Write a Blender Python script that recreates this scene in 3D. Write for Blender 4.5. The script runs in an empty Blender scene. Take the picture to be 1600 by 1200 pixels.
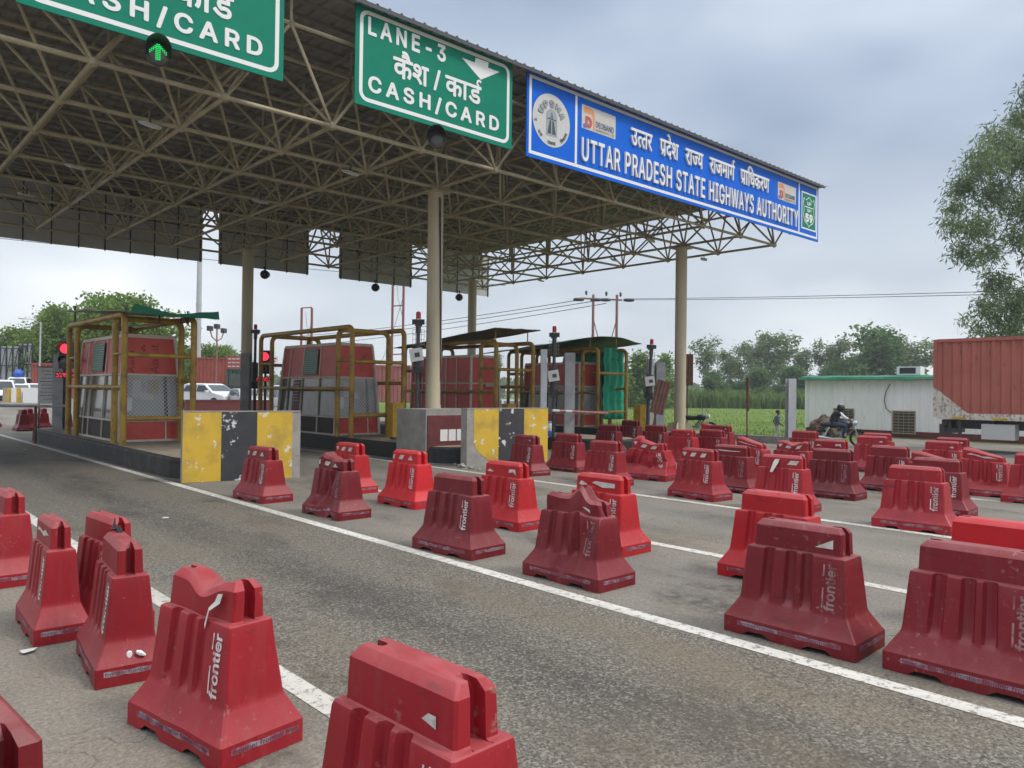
import bpy, bmesh, math, random, os
from mathutils import Vector, Matrix, noise
R = math.radians
scene = bpy.context.scene
COL = scene.collection

# ------------------------------------------------------------------ camera
CAM_H = 1.9
F_PX = 1200.0                       # focal length for a 1600 px wide frame
YAW, ROLL, PITCH = R(42.2), R(0.735), math.atan(12 / 1200.0)
FW = Vector((math.sin(YAW) * math.cos(PITCH), math.cos(YAW) * math.cos(PITCH), math.sin(PITCH)))
_rt0 = Vector((math.cos(YAW), -math.sin(YAW), 0)); _up0 = _rt0.cross(FW)
RT = _rt0 * math.cos(ROLL) + _up0 * math.sin(ROLL)
UP = RT.cross(FW)
cd = bpy.data.cameras.new('camera'); cam = bpy.data.objects.new('camera', cd); COL.objects.link(cam)
cd.sensor_width = 36; cd.lens = 36 * F_PX / 1600; cd.clip_start = 0.05; cd.clip_end = 3000
mw = Matrix((RT, UP, -FW)).transposed().to_4x4(); mw.translation = Vector((0, 0, CAM_H))
cam.matrix_world = mw
scene.camera = cam

def survey(px, py, depth):
    "world point seen at a photo pixel, at a measured distance along the view axis"
    return Vector((0, 0, CAM_H)) + (FW + RT * ((px - 800) / F_PX) - UP * ((py - 600) / F_PX)) * depth

def ground(px, py, z=0.0):
    d = FW + RT * ((px - 800) / F_PX) - UP * ((py - 600) / F_PX)
    return Vector((0, 0, CAM_H)) + d * ((z - CAM_H) / d.z)

# ------------------------------------------------------------------ light
SUN_EL, SUN_AZ = R(52), R(150)       # azimuth from +Y towards +X
w = bpy.data.worlds.new('World'); scene.world = w; w.use_nodes = True
nt = w.node_tree; nt.nodes.clear(); N = nt.nodes.new; L = nt.links.new
out = N('ShaderNodeOutputWorld'); bg = N('ShaderNodeBackground'); L(bg.outputs[0], out.inputs[0])
sky = N('ShaderNodeTexSky'); sky.sky_type = 'NISHITA'; sky.sun_disc = False
sky.sun_elevation = SUN_EL; sky.sun_rotation = SUN_AZ; sky.dust_density = 2.0
bg.inputs[1].default_value = 0.1
tc = N('ShaderNodeTexCoord')
def cloud_noise(scale, sq, detail, seed):
    mp = N('ShaderNodeMapping'); mp.inputs['Scale'].default_value = (1, 1, sq); mp.inputs['Location'].default_value = (seed, seed * .7, 0)
    L(tc.outputs['Generated'], mp.inputs[0])
    n = N('ShaderNodeTexNoise'); n.inputs['Scale'].default_value = scale; n.inputs['Detail'].default_value = detail; n.inputs['Roughness'].default_value = .5
    L(mp.outputs[0], n.inputs[0]); return n.outputs[0]
def ramp(src, stops):
    r = N('ShaderNodeValToRGB'); L(src, r.inputs[0])
    e = r.color_ramp.elements
    while len(e) < len(stops): e.new(.5)
    for k, (p, c) in enumerate(stops): e[k].position = p; e[k].color = (*c, 1)
    return r.outputs[0]
# cloud deck (values are radiance / 0.1, the background strength)
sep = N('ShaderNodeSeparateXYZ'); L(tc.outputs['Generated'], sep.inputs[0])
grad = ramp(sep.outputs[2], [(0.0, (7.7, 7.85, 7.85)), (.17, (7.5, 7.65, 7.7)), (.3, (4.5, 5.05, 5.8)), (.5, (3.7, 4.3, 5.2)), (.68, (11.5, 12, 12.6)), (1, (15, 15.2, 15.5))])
c1 = ramp(cloud_noise(1.7, 2.2, 3.5, 18.8), [(.36, (.66, .71, .79)), (.48, (.92, .95, 1)), (.6, (1.3, 1.28, 1.25))])
c2 = ramp(cloud_noise(3.6, 2.2, 3, 8.4), [(.3, (.93, .94, .95)), (.7, (1.07, 1.06, 1.05))])
def vmul(a, b):
    m = N('ShaderNodeMix'); m.data_type = 'RGBA'; m.blend_type = 'MULTIPLY'; m.inputs[0].default_value = 1
    L(a, m.inputs[6]); L(b, m.inputs[7]); return m.outputs[2]
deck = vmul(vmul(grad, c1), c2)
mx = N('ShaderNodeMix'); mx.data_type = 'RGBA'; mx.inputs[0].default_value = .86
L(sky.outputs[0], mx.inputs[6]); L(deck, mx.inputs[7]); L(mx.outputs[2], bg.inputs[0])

sd = bpy.data.lights.new('sun', 'SUN'); sd.energy = 1.5; sd.angle = R(14); sd.color = (1, .95, .88)
sun = bpy.data.objects.new('sun', sd); COL.objects.link(sun)
sdir = Vector((math.sin(SUN_AZ) * math.cos(SUN_EL), math.cos(SUN_AZ) * math.cos(SUN_EL), math.sin(SUN_EL)))
sun.rotation_euler = sdir.to_track_quat('Z', 'Y').to_euler()
vs = scene.view_settings; vs.view_transform = 'Standard'; vs.look = 'None'; vs.exposure = 0.46; vs.gamma = 1; vs.use_curve_mapping = False
scene.cycles.max_bounces = 6; scene.cycles.diffuse_bounces = 3; scene.cycles.use_denoising = True
rnd = random.Random(7)

# ------------------------------------------------------------------ helpers
def srgb(r, g, b):
    f = lambda c: (c / 255 / 12.92) if c / 255 <= .04045 else ((c / 255 + .055) / 1.055) ** 2.4
    return (f(r), f(g), f(b))

def mat(name, col, rough=.6, col2=None, scale=6.0, lo=.4, hi=.65, metal=0.0, bump=0.0, bscale=60.0, spec=.5, extra=None, stretch=(1, 1, 1)):
    """principled material; col2 shows in noise patches; extra = (colour, scale, lo, hi) a second layer of wear"""
    m = bpy.data.materials.new(name); m.use_nodes = True
    t = m.node_tree; b = t.nodes['Principled BSDF']; n = t.nodes.new; l = t.links.new
    b.inputs['Roughness'].default_value = rough; b.inputs['Metallic'].default_value = metal
    b.inputs['Specular IOR Level'].default_value = spec
    b.inputs['Base Color'].default_value = (*col, 1)
    if col2 or bump or extra:
        c = n('ShaderNodeTexCoord'); info = n('ShaderNodeObjectInfo')
        off = n('ShaderNodeVectorMath'); off.operation = 'MULTIPLY_ADD'
        cmb = n('ShaderNodeCombineXYZ')
        for k in range(3): l(info.outputs['Random'], cmb.inputs[k])
        l(cmb.outputs[0], off.inputs[0]); off.inputs[1].default_value = (37, 23, 51); l(c.outputs['Object'], off.inputs[2])
        mp = n('ShaderNodeMapping'); mp.inputs['Scale'].default_value = stretch; l(off.outputs[0], mp.inputs[0])
        src = mp.outputs[0]
    cur = None
    def layer(prev, colour, sc, a, z):
        q = n('ShaderNodeTexNoise'); q.inputs['Scale'].default_value = sc; q.inputs['Detail'].default_value = 7; q.inputs['Roughness'].default_value = .62
        l(src, q.inputs[0])
        mr = n('ShaderNodeMapRange'); mr.inputs[1].default_value = a; mr.inputs[2].default_value = z; l(q.outputs[0], mr.inputs[0])
        x = n('ShaderNodeMix'); x.data_type = 'RGBA'; l(mr.outputs[0], x.inputs[0])
        if prev is None: x.inputs[6].default_value = (*col, 1)
        else: l(prev, x.inputs[6])
        x.inputs[7].default_value = (*colour, 1); return x.outputs[2]
    if col2: cur = layer(cur, col2, scale, lo, hi)
    if extra: cur = layer(cur, *extra)
    if cur is not None: l(cur, b.inputs['Base Color'])
    if bump:
        q = n('ShaderNodeTexNoise'); q.inputs['Scale'].default_value = bscale; q.inputs['Detail'].default_value = 5; l(src, q.inputs[0])
        bp = n('ShaderNodeBump'); bp.inputs['Strength'].default_value = bump; bp.inputs['Distance'].default_value = .02; l(q.outputs[0], bp.inputs['Height']); l(bp.outputs[0], b.inputs['Normal'])
    return m

def emis(name, col, s):
    m = bpy.data.materials.new(name); m.use_nodes = True; b = m.node_tree.nodes['Principled BSDF']
    b.inputs['Base Color'].default_value = (*[c * .3 for c in col], 1); b.inputs['Emission Color'].default_value = (*col, 1); b.inputs['Emission Strength'].default_value = s
    return m

class MB:
    "collects geometry for ONE mesh object"
    def __init__(s): s.v = []; s.f = []; s.m = []
    def add(s, vs, fs, mi=0):
        k = len(s.v); s.v += [tuple(p) for p in vs]; s.f += [tuple(k + i for i in f) for f in fs]; s.m += [mi] * len(fs); return s
    def box(s, c, d, rot=None, mi=0, ch=0.0):
        x, y, z = d[0] / 2, d[1] / 2, d[2] / 2
        vs = [Vector((a * x, b * y, e * z)) for e in (-1, 1) for b in (-1, 1) for a in (-1, 1)]
        if rot is not None: vs = [rot @ p for p in vs]
        c = Vector(c); vs = [p + c for p in vs]
        return s.add(vs, [(0, 2, 3, 1), (4, 5, 7, 6), (0, 1, 5, 4), (2, 6, 7, 3), (0, 4, 6, 2), (1, 3, 7, 5)], mi)
    def b2(s, x0, x1, y0, y1, z0, z1, mi=0):
        return s.box(((x0 + x1) / 2, (y0 + y1) / 2, (z0 + z1) / 2), (x1 - x0, y1 - y0, z1 - z0), None, mi)
    def ring(s, p, ax, r, n, up=None):
        ax = Vector(ax).normalized(); a = ax.orthogonal().normalized() if up is None else (Vector(up) - ax * Vector(up).dot(ax)).normalized(); b = ax.cross(a)
        return [Vector(p) + a * (r * math.cos(2 * math.pi * i / n)) + b * (r * math.sin(2 * math.pi * i / n)) for i in range(n)]
    def cyl(s, p0, p1, r, r1=None, n=8, mi=0, cap=True):
        p0, p1 = Vector(p0), Vector(p1); ax = p1 - p0; r1 = r if r1 is None else r1
        vs = s.ring(p0, ax, r, n) + s.ring(p1, ax, r1, n)
        fs = [(i, (i + 1) % n, n + (i + 1) % n, n + i) for i in range(n)]
        if cap: fs += [tuple(range(n))[::-1], tuple(range(n, 2 * n))]
        return s.add(vs, fs, mi)
    def tube(s, pts, r, n=8, mi=0):
        pts = [Vector(p) for p in pts]; rr = r if isinstance(r, (list, tuple)) else [r] * len(pts)
        vs = []; a = None
        for i, p in enumerate(pts):
            t = (pts[min(i + 1, len(pts) - 1)] - pts[max(i - 1, 0)]).normalized()
            a = t.orthogonal().normalized() if a is None else (a - t * a.dot(t)).normalized()
            b = t.cross(a)
            vs += [p + a * (rr[i] * math.cos(2 * math.pi * k / n)) + b * (rr[i] * math.sin(2 * math.pi * k / n)) for k in range(n)]
        fs = [(i * n + k, i * n + (k + 1) % n, (i + 1) * n + (k + 1) % n, (i + 1) * n + k) for i in range(len(pts) - 1) for k in range(n)]
        fs += [tuple(range(n))[::-1], tuple((len(pts) - 1) * n + k for k in range(n))]
        return s.add(vs, fs, mi)
    def prism(s, poly, ext, mi=0):
        "poly: list of 3D points (planar), ext: extrusion vector"
        n = len(poly); e = Vector(ext); vs = [Vector(p) for p in poly]; vs += [p + e for p in vs]
        return s.add(vs, [tuple(range(n))[::-1], tuple(range(n, 2 * n))] + [(i, (i + 1) % n, n + (i + 1) % n, n + i) for i in range(n)], mi)
    def lathe(s, prof, c=(0, 0, 0), axis='z', n=16, mi=0):
        vs = []
        for r, z in prof:
            for k in range(n):
                a = 2 * math.pi * k / n; x, y = r * math.cos(a), r * math.sin(a)
                p = {'z': (x, y, z), 'y': (x, z, y), 'x': (z, x, y)}[axis]; vs.append(Vector(p) + Vector(c))
        fs = [(i * n + k, i * n + (k + 1) % n, (i + 1) * n + (k + 1) % n, (i + 1) * n + k) for i in range(len(prof) - 1) for k in range(n)]
        fs += [tuple(range(n))[::-1], tuple((len(prof) - 1) * n + k for k in range(n))]
        return s.add(vs, fs, mi)
    def mesh(s, name, mats, smooth=0, fix=True):
        me = bpy.data.meshes.new(name); me.from_pydata(s.v, [], s.f)
        for m in (mats if isinstance(mats, (list, tuple)) else [mats]): me.materials.append(m)
        if any(s.m): me.polygons.foreach_set('material_index', s.m)
        if fix:
            bm = bmesh.new(); bm.from_mesh(me); bmesh.ops.recalc_face_normals(bm, faces=bm.faces); bm.to_mesh(me); bm.free()
        if smooth:
            me.polygons.foreach_set('use_smooth', [True] * len(me.polygons)); me.set_sharp_from_angle(angle=R(smooth))
        me.update(); return me
    def build(s, name, mats, parent=None, smooth=0, fix=True):
        return link(name, s.mesh(name, mats, smooth, fix), parent)

def link(name, me, parent=None):
    o = bpy.data.objects.new(name, me); COL.objects.link(o)
    if parent is not None: o.parent = parent
    return o
def tag(o, label, cat, group=None):
    o['label'] = label; o['category'] = cat
    if group: o['group'] = group
    return o
def thing(name, label, cat, loc=(0, 0, 0), rz=0.0, group=None):
    o = bpy.data.objects.new(name, None); COL.objects.link(o); o.location = loc; o.rotation_euler = (0, 0, rz); o.empty_display_size = .2
    return tag(o, label, cat, group)
def struct(o, kind='structure'): o['kind'] = kind; return o
def dup(root, loc, rz, label, group=None, scale=None):
    r = root.copy(); COL.objects.link(r); r.location = loc; r.rotation_euler = (0, 0, rz); r['label'] = label
    if scale is not None: r.scale = scale if isinstance(scale, (tuple, list)) else (scale,) * 3
    if group: r['group'] = group
    for ch in root.children:
        c = ch.copy(); COL.objects.link(c); c.parent = r
        for g in ch.children: d = g.copy(); COL.objects.link(d); d.parent = c
    return r

# lettering ---------------------------------------------------------------
SANS = None
try:
    _p = os.path.join(bpy.utils.system_resource('DATAFILES', path='fonts'), 'Inter.woff2')
    SANS = bpy.data.fonts.load(_p)
except Exception: SANS = None
from mathutils.geometry import tessellate_polygon
def untangle(L_):
    "split an outline that crosses itself into simple loops"
    n = len(L_)
    for i in range(n):
        a, b = L_[i], L_[(i + 1) % n]; lx, hx, ly, hy = min(a.x, b.x), max(a.x, b.x), min(a.y, b.y), max(a.y, b.y)
        for j in range(i + 2, n):
            if i == 0 and j == n - 1: continue
            c, d = L_[j], L_[(j + 1) % n]
            if max(c.x, d.x) < lx or min(c.x, d.x) > hx or max(c.y, d.y) < ly or min(c.y, d.y) > hy: continue
            den = (b.x - a.x) * (d.y - c.y) - (b.y - a.y) * (d.x - c.x)
            if abs(den) < 1e-12: continue
            t = ((c.x - a.x) * (d.y - c.y) - (c.y - a.y) * (d.x - c.x)) / den; u = ((c.x - a.x) * (b.y - a.y) - (c.y - a.y) * (b.x - a.x)) / den
            if 1e-6 < t < 1 - 1e-6 and 1e-6 < u < 1 - 1e-6:
                X = a + (b - a) * t
                return untangle(L_[:i + 1] + [X] + L_[j + 1:]) + untangle([X.copy()] + L_[i + 1:j + 1])
    return [L_]
def glyphs(text, size=1.0, bold=.0, font='sans', res=3, space=1.0):
    "flat text -> (verts, faces); every outline is filled on its own, so overlapping strokes stay solid"
    c = bpy.data.curves.new('t', 'FONT'); c.body = text; c.size = size; c.resolution_u = res; c.space_character = space
    c.fill_mode = 'NONE'
    if font == 'sans' and SANS: c.font = SANS
    o = bpy.data.objects.new('t', c); COL.objects.link(o); bpy.context.view_layer.update()
    me = o.evaluated_get(bpy.context.evaluated_depsgraph_get()).to_mesh()
    pts = [v.co.copy() for v in me.vertices]; nb = {}
    for e in me.edges:
        i, j = e.vertices; nb.setdefault(i, []).append(j); nb.setdefault(j, []).append(i)
    o.to_mesh_clear(); bpy.data.objects.remove(o); bpy.data.curves.remove(c)
    loops, seen = [], set()
    for i in range(len(pts)):              # vertices of one outline follow each other
        if i in seen or i not in nb: continue
        lp = [i]; seen.add(i)
        while True:
            nx = [q for q in nb[lp[-1]] if q not in seen]
            if not nx: break
            k = lp[-1] + 1 if lp[-1] + 1 in nx else nx[0]; lp.append(k); seen.add(k)
        if len(lp) > 2: loops += untangle([pts[q] for q in lp])
    loops = [L_ for L_ in loops if len(L_) > 2]
    area = lambda L_: sum(p.x * q.y - q.x * p.y for p, q in zip(L_, L_[1:] + L_[:1])) / 2
    if not loops: return [], []
    ars = [area(L_) for L_ in loops]; sgn = 1 if max(ars, key=abs) > 0 else -1
    def inside(p, L_):
        r_ = False
        for a, b in zip(L_, L_[1:] + L_[:1]):
            if (a.y > p.y) != (b.y > p.y) and p.x < (b.x - a.x) * (p.y - a.y) / (b.y - a.y) + a.x: r_ = not r_
        return r_
    outer = [k for k in range(len(loops)) if ars[k] * sgn > 0]; holes = {k: [] for k in outer}
    for k in range(len(loops)):
        if k not in holes:
            own = [q for q in outer if inside(loops[k][0], loops[q])]
            if own: holes[min(own, key=lambda q: abs(ars[q]))].append(k)
    V, F = [], []
    for n_, k in enumerate(outer):
        polys = [loops[k]] + [loops[q] for q in holes[k]]; flat_ = [p for L_ in polys for p in L_]
        tri = tessellate_polygon([[Vector((p.x, p.y, 0)) for p in L_] for L_ in polys]); base = len(V)
        V += [Vector((p.x, p.y, .0002 * (n_ % 3))) for p in flat_]
        for t_ in tri:
            a, b, c_ = (flat_[i] for i in t_)
            if (b - a).cross(c_ - a).z < 0: t_ = t_[::-1]
            F.append(tuple(base + i for i in t_))
    if bold:                               # heavier strokes: the same outlines again, moved by the weight in eight directions
        V0, F0 = list(V), list(F)
        for q in range(8):
            d = Vector((math.cos(q * math.pi / 4), math.sin(q * math.pi / 4), 0)) * bold * size + Vector((0, 0, .0006 * (q + 1))); base = len(V)
            V += [v + d for v in V0]; F += [tuple(base + i for i in f) for f in F0]
    return V, F
def extent(vs): return (min(v.x for v in vs), max(v.x for v in vs), min(v.y for v in vs), max(v.y for v in vs))
def deva(words, size=1.0, bold=.018, gap=.35):
    """Devanagari laid out by hand: a word is a list of (text, flag); flag 'half' drops the stem, 'reph' adds the hook above, 'ra' the stroke below"""
    V, Fc = [], []; x = 0.0
    def put(vs, fs):
        k = len(V); V.extend(vs); Fc.extend([tuple(k + i for i in f) for f in fs])
    def stroke(pts, wd):
        pts = [Vector((a, b, .0062)) for a, b in pts]; vs = []
        for i, p in enumerate(pts):
            t = (pts[min(i + 1, len(pts) - 1)] - pts[max(i - 1, 0)]).normalized(); nrm = Vector((-t.y, t.x, 0)) * wd / 2
            vs += [p + nrm, p - nrm]
        put(vs, [(2 * i, 2 * i + 1, 2 * i + 3, 2 * i + 2) for i in range(len(pts) - 1)])
    for word in words:
        for text, flag in word:
            vs, fs = glyphs(text, 1.0, bold, 'deva')
            if not vs: continue
            stem = [v.x for v in vs if abs(v.y) < .03]
            sx0, sx1 = (min(stem), max(stem)) if stem else (0, 0)
            if stem: sx0 = max(sx0, sx1 - .13)
            if flag == 'half':
                bm = bmesh.new(); bv = [bm.verts.new(v) for v in vs]
                for f in fs:
                    try: bm.faces.new([bv[i] for i in f])
                    except ValueError: pass
                bmesh.ops.bisect_plane(bm, geom=bm.verts[:] + bm.edges[:] + bm.faces[:], plane_co=(sx0 - .01, 0, 0), plane_no=(1, 0, 0), clear_outer=True)
                bm.verts.index_update(); vs = [v.co.copy() for v in bm.verts]; fs = [tuple(v.index for v in f.verts) for f in bm.faces]; bm.free()
            x0, x1, y0, y1 = extent(vs); dx = x - x0 - (.012 if x else 0)
            put([v + Vector((dx, 0, 0)) for v in vs], fs)
            if flag == 'ra': stroke([(sx0 + dx + .03, .26), (sx0 + dx - .2, .03)], .09)
            if flag == 'reph':
                h = .62; c = x1 + dx - .16
                stroke([(c + .02, h + .02), (c - .06, h + .1), (c - .03, h + .2), (c + .06, h + .24), (c + .13, h + .18)], .085)
            x = x1 + dx
        x += gap
    return [Vector((v.x * size, v.y * size, v.z)) for v in V], Fc
def fit(vs, x0, x1, y0, y1):
    a, b, c, d = extent(vs); return [Vector((x0 + (v.x - a) / (b - a) * (x1 - x0), y0 + (v.y - c) / (d - c) * (y1 - y0), v.z)) for v in vs]
def raised(mb, vs, fs, frame, depth=0.0, mi=0):
    "frame(u, v, w) -> 3D point; adds the flat lettering, with raised sides when depth > 0"
    k = len(mb.v); mb.v += [tuple(frame(v.x, v.y, depth + v.z)) for v in vs]; mb.f += [tuple(k + i for i in f) for f in fs]; mb.m += [mi] * len(fs)
    if depth:
        cnt = {}
        for f in fs:
            for i in range(len(f)):
                a, b = f[i], f[(i + 1) % len(f)]; e = (min(a, b), max(a, b)); cnt[e] = None if e in cnt else (a, b)
        for e in cnt.values():
            if e: mb.add([frame(vs[e[0]].x, vs[e[0]].y, 0), frame(vs[e[1]].x, vs[e[1]].y, 0), frame(vs[e[1]].x, vs[e[1]].y, depth), frame(vs[e[0]].x, vs[e[0]].y, depth)], [(0, 1, 2, 3)], mi)

# ------------------------------------------------------------------ materials
M = {}
M['concrete'] = mat('concrete', (.34, .32, .29), .85, (.24, .22, .2), 3, .4, .7, bump=.3, bscale=40, extra=((.15, .14, .12), 9, .6, .75))
M['island_top'] = mat('island_top', (.3, .25, .18), .9, (.2, .16, .12), 2.5, .4, .7, bump=.3, bscale=50)
M['black_paint'] = mat('black_paint', (.022, .022, .024), .6, (.06, .055, .05), 5, .5, .75)
M['chipped_black'] = mat('chipped_black', (.035, .036, .042), .55, (.05, .048, .045), 4, .45, .7, extra=((.62, .62, .62), 2.6, .59, .61))
M['chipped_yellow'] = mat('chipped_yellow', (.62, .4, .035), .6, (.42, .27, .05), 2.2, .45, .7, extra=((.66, .63, .56), 3.4, .61, .64))
M['yellow_pipe'] = mat('yellow_pipe', (.42, .25, .03), .5, (.2, .11, .03), 2.5, .45, .68, extra=((.06, .045, .03), 7, .6, .75))
M['column'] = mat('column', (.55, .48, .33), .6, (.43, .37, .26), 1.2, .4, .7, extra=((.26, .22, .17), 5, .64, .8), stretch=(1, 1, .25))
M['truss'] = mat('truss', (.46, .4, .27), .55, (.3, .25, .16), 1.5, .4, .7)
M['roof_sheet'] = mat('roof_sheet', (.28, .262, .23), .7, (.21, .195, .17), .8, .4, .7)
M['roof_edge'] = mat('roof_edge', (.05, .055, .065), .6)
M['green_sign'] = mat('green_sign', srgb(2, 122, 98), .5, srgb(4, 128, 102), 2, .4, .7, spec=.15)
M['blue_sign'] = mat('blue_sign', srgb(4, 96, 206), .5, srgb(8, 104, 214), 1.5, .4, .7, spec=.15)
M['white'] = mat('white_sheeting', (.78, .78, .77), .5)
M['pale'] = mat('pale_grey', (.55, .55, .53), .6)
M['sign_back'] = mat('sign_back', (.55, .55, .53), .6, (.46, .46, .45), 1.5, .4, .7)
M['black'] = mat('black_plastic', (.018, .018, .02), .45)
M['dark'] = mat('dark_metal', (.045, .045, .05), .5)
M['grey_steel'] = mat('grey_steel', (.32, .33, .34), .5, (.22, .22, .22), 3, .4, .7)
M['light_steel'] = mat('light_steel', (.48, .5, .52), .45, (.38, .4, .42), 3, .4, .7)
M['rust'] = mat('rust', (.2, .09, .06), .8, (.11, .05, .04), 5, .4, .65)
M['booth_red'] = mat('booth_red', srgb(208, 82, 70), .5, srgb(184, 66, 58), 2, .4, .7, extra=(srgb(104, 44, 38), 6, .62, .8))
M['booth_frame'] = mat('booth_frame', (.62, .58, .48), .6, (.42, .38, .31), 4, .5, .75)
M['cream_sheet'] = mat('cream_sheet', (.42, .36, .27), .7, (.3, .25, .19), 2, .4, .7)
M['green_sheet'] = mat('green_sheet', srgb(6, 118, 84), .5, srgb(12, 92, 70), 2, .4, .7)
M['tarp'] = mat('tarp', srgb(6, 168, 130), .45, srgb(6, 146, 112), 1.2, .4, .7)
M['maroon'] = mat('maroon', (.16, .035, .035), .6, (.1, .025, .025), 4, .4, .7)
M['glassy'] = mat('dark_glass', (.05, .055, .05), .15, (.1, .1, .085), 3, .4, .7)
M['wire'] = mat('wire', (.03, .03, .032), .6)
M['galv'] = mat('galvanised', (.5, .51, .52), .4, (.42, .43, .44), 3, .4, .7, metal=.3)
M['led_red'] = emis('led_red', (1, .03, .06), 1.5)
M['led_green'] = emis('led_green', (.02, 1, .2), .5)
M['lamp_red'] = mat('lamp_red', (.5, .02, .03), .3)
# ------------------------------------------------------------------ ground, road, field
def surf_mat(name, build):
    m = bpy.data.materials.new(name); m.use_nodes = True; t = m.node_tree; b = t.nodes['Principled BSDF']
    c = t.nodes.new('ShaderNodeTexCoord'); build(t, b, c.outputs['Object']); return m
class NB:
    "small node helper"
    def __init__(s, t, vec): s.t = t; s.vec = vec
    def noise(s, scale, detail=6, stretch=(1, 1, 1), rough=.6, loc=(0, 0, 0)):
        mp = s.t.nodes.new('ShaderNodeMapping'); mp.inputs['Scale'].default_value = stretch; mp.inputs['Location'].default_value = loc; s.t.links.new(s.vec, mp.inputs[0])
        n = s.t.nodes.new('ShaderNodeTexNoise'); n.inputs['Scale'].default_value = scale; n.inputs['Detail'].default_value = detail; n.inputs['Roughness'].default_value = rough
        s.t.links.new(mp.outputs[0], n.inputs[0]); return n.outputs[0]
    def vor(s, scale):
        n = s.t.nodes.new('ShaderNodeTexVoronoi'); n.inputs['Scale'].default_value = scale; s.t.links.new(s.vec, n.inputs[0]); return n.outputs['Color'], n.outputs['Distance']
    def rng(s, x, a, b, lo=0, hi=1):
        n = s.t.nodes.new('ShaderNodeMapRange'); n.inputs[1].default_value = a; n.inputs[2].default_value = b; n.inputs[3].default_value = lo; n.inputs[4].default_value = hi
        s.t.links.new(x, n.inputs[0]); return n.outputs[0]
    def mix(s, f, a, b, mode='MIX'):
        n = s.t.nodes.new('ShaderNodeMix'); n.data_type = 'RGBA'; n.blend_type = mode
        for sock, v in ((n.inputs[0], f), (n.inputs[6], a), (n.inputs[7], b)):
            if isinstance(v, (int, float)): sock.default_value = v
            elif isinstance(v, tuple): sock.default_value = (*v, 1)
            else: s.t.links.new(v, sock)
        return n.outputs[2]
    def math(s, op, a, b=0.0):
        n = s.t.nodes.new('ShaderNodeMath'); n.operation = op
        for k, v in enumerate((a, b)):
            if isinstance(v, (int, float)): n.inputs[k].default_value = v
            else: s.t.links.new(v, n.inputs[k])
        return n.outputs[0]
    def xyz(s):
        n = s.t.nodes.new('ShaderNodeSeparateXYZ'); s.t.links.new(s.vec, n.inputs[0]); return n.outputs
    def bump(s, b, h, st, dist=.01):
        n = s.t.nodes.new('ShaderNodeBump'); n.inputs['Strength'].default_value = st; n.inputs['Distance'].default_value = dist; s.t.links.new(h, n.inputs['Height']); s.t.links.new(n.outputs[0], b.inputs['Normal'])

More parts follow.
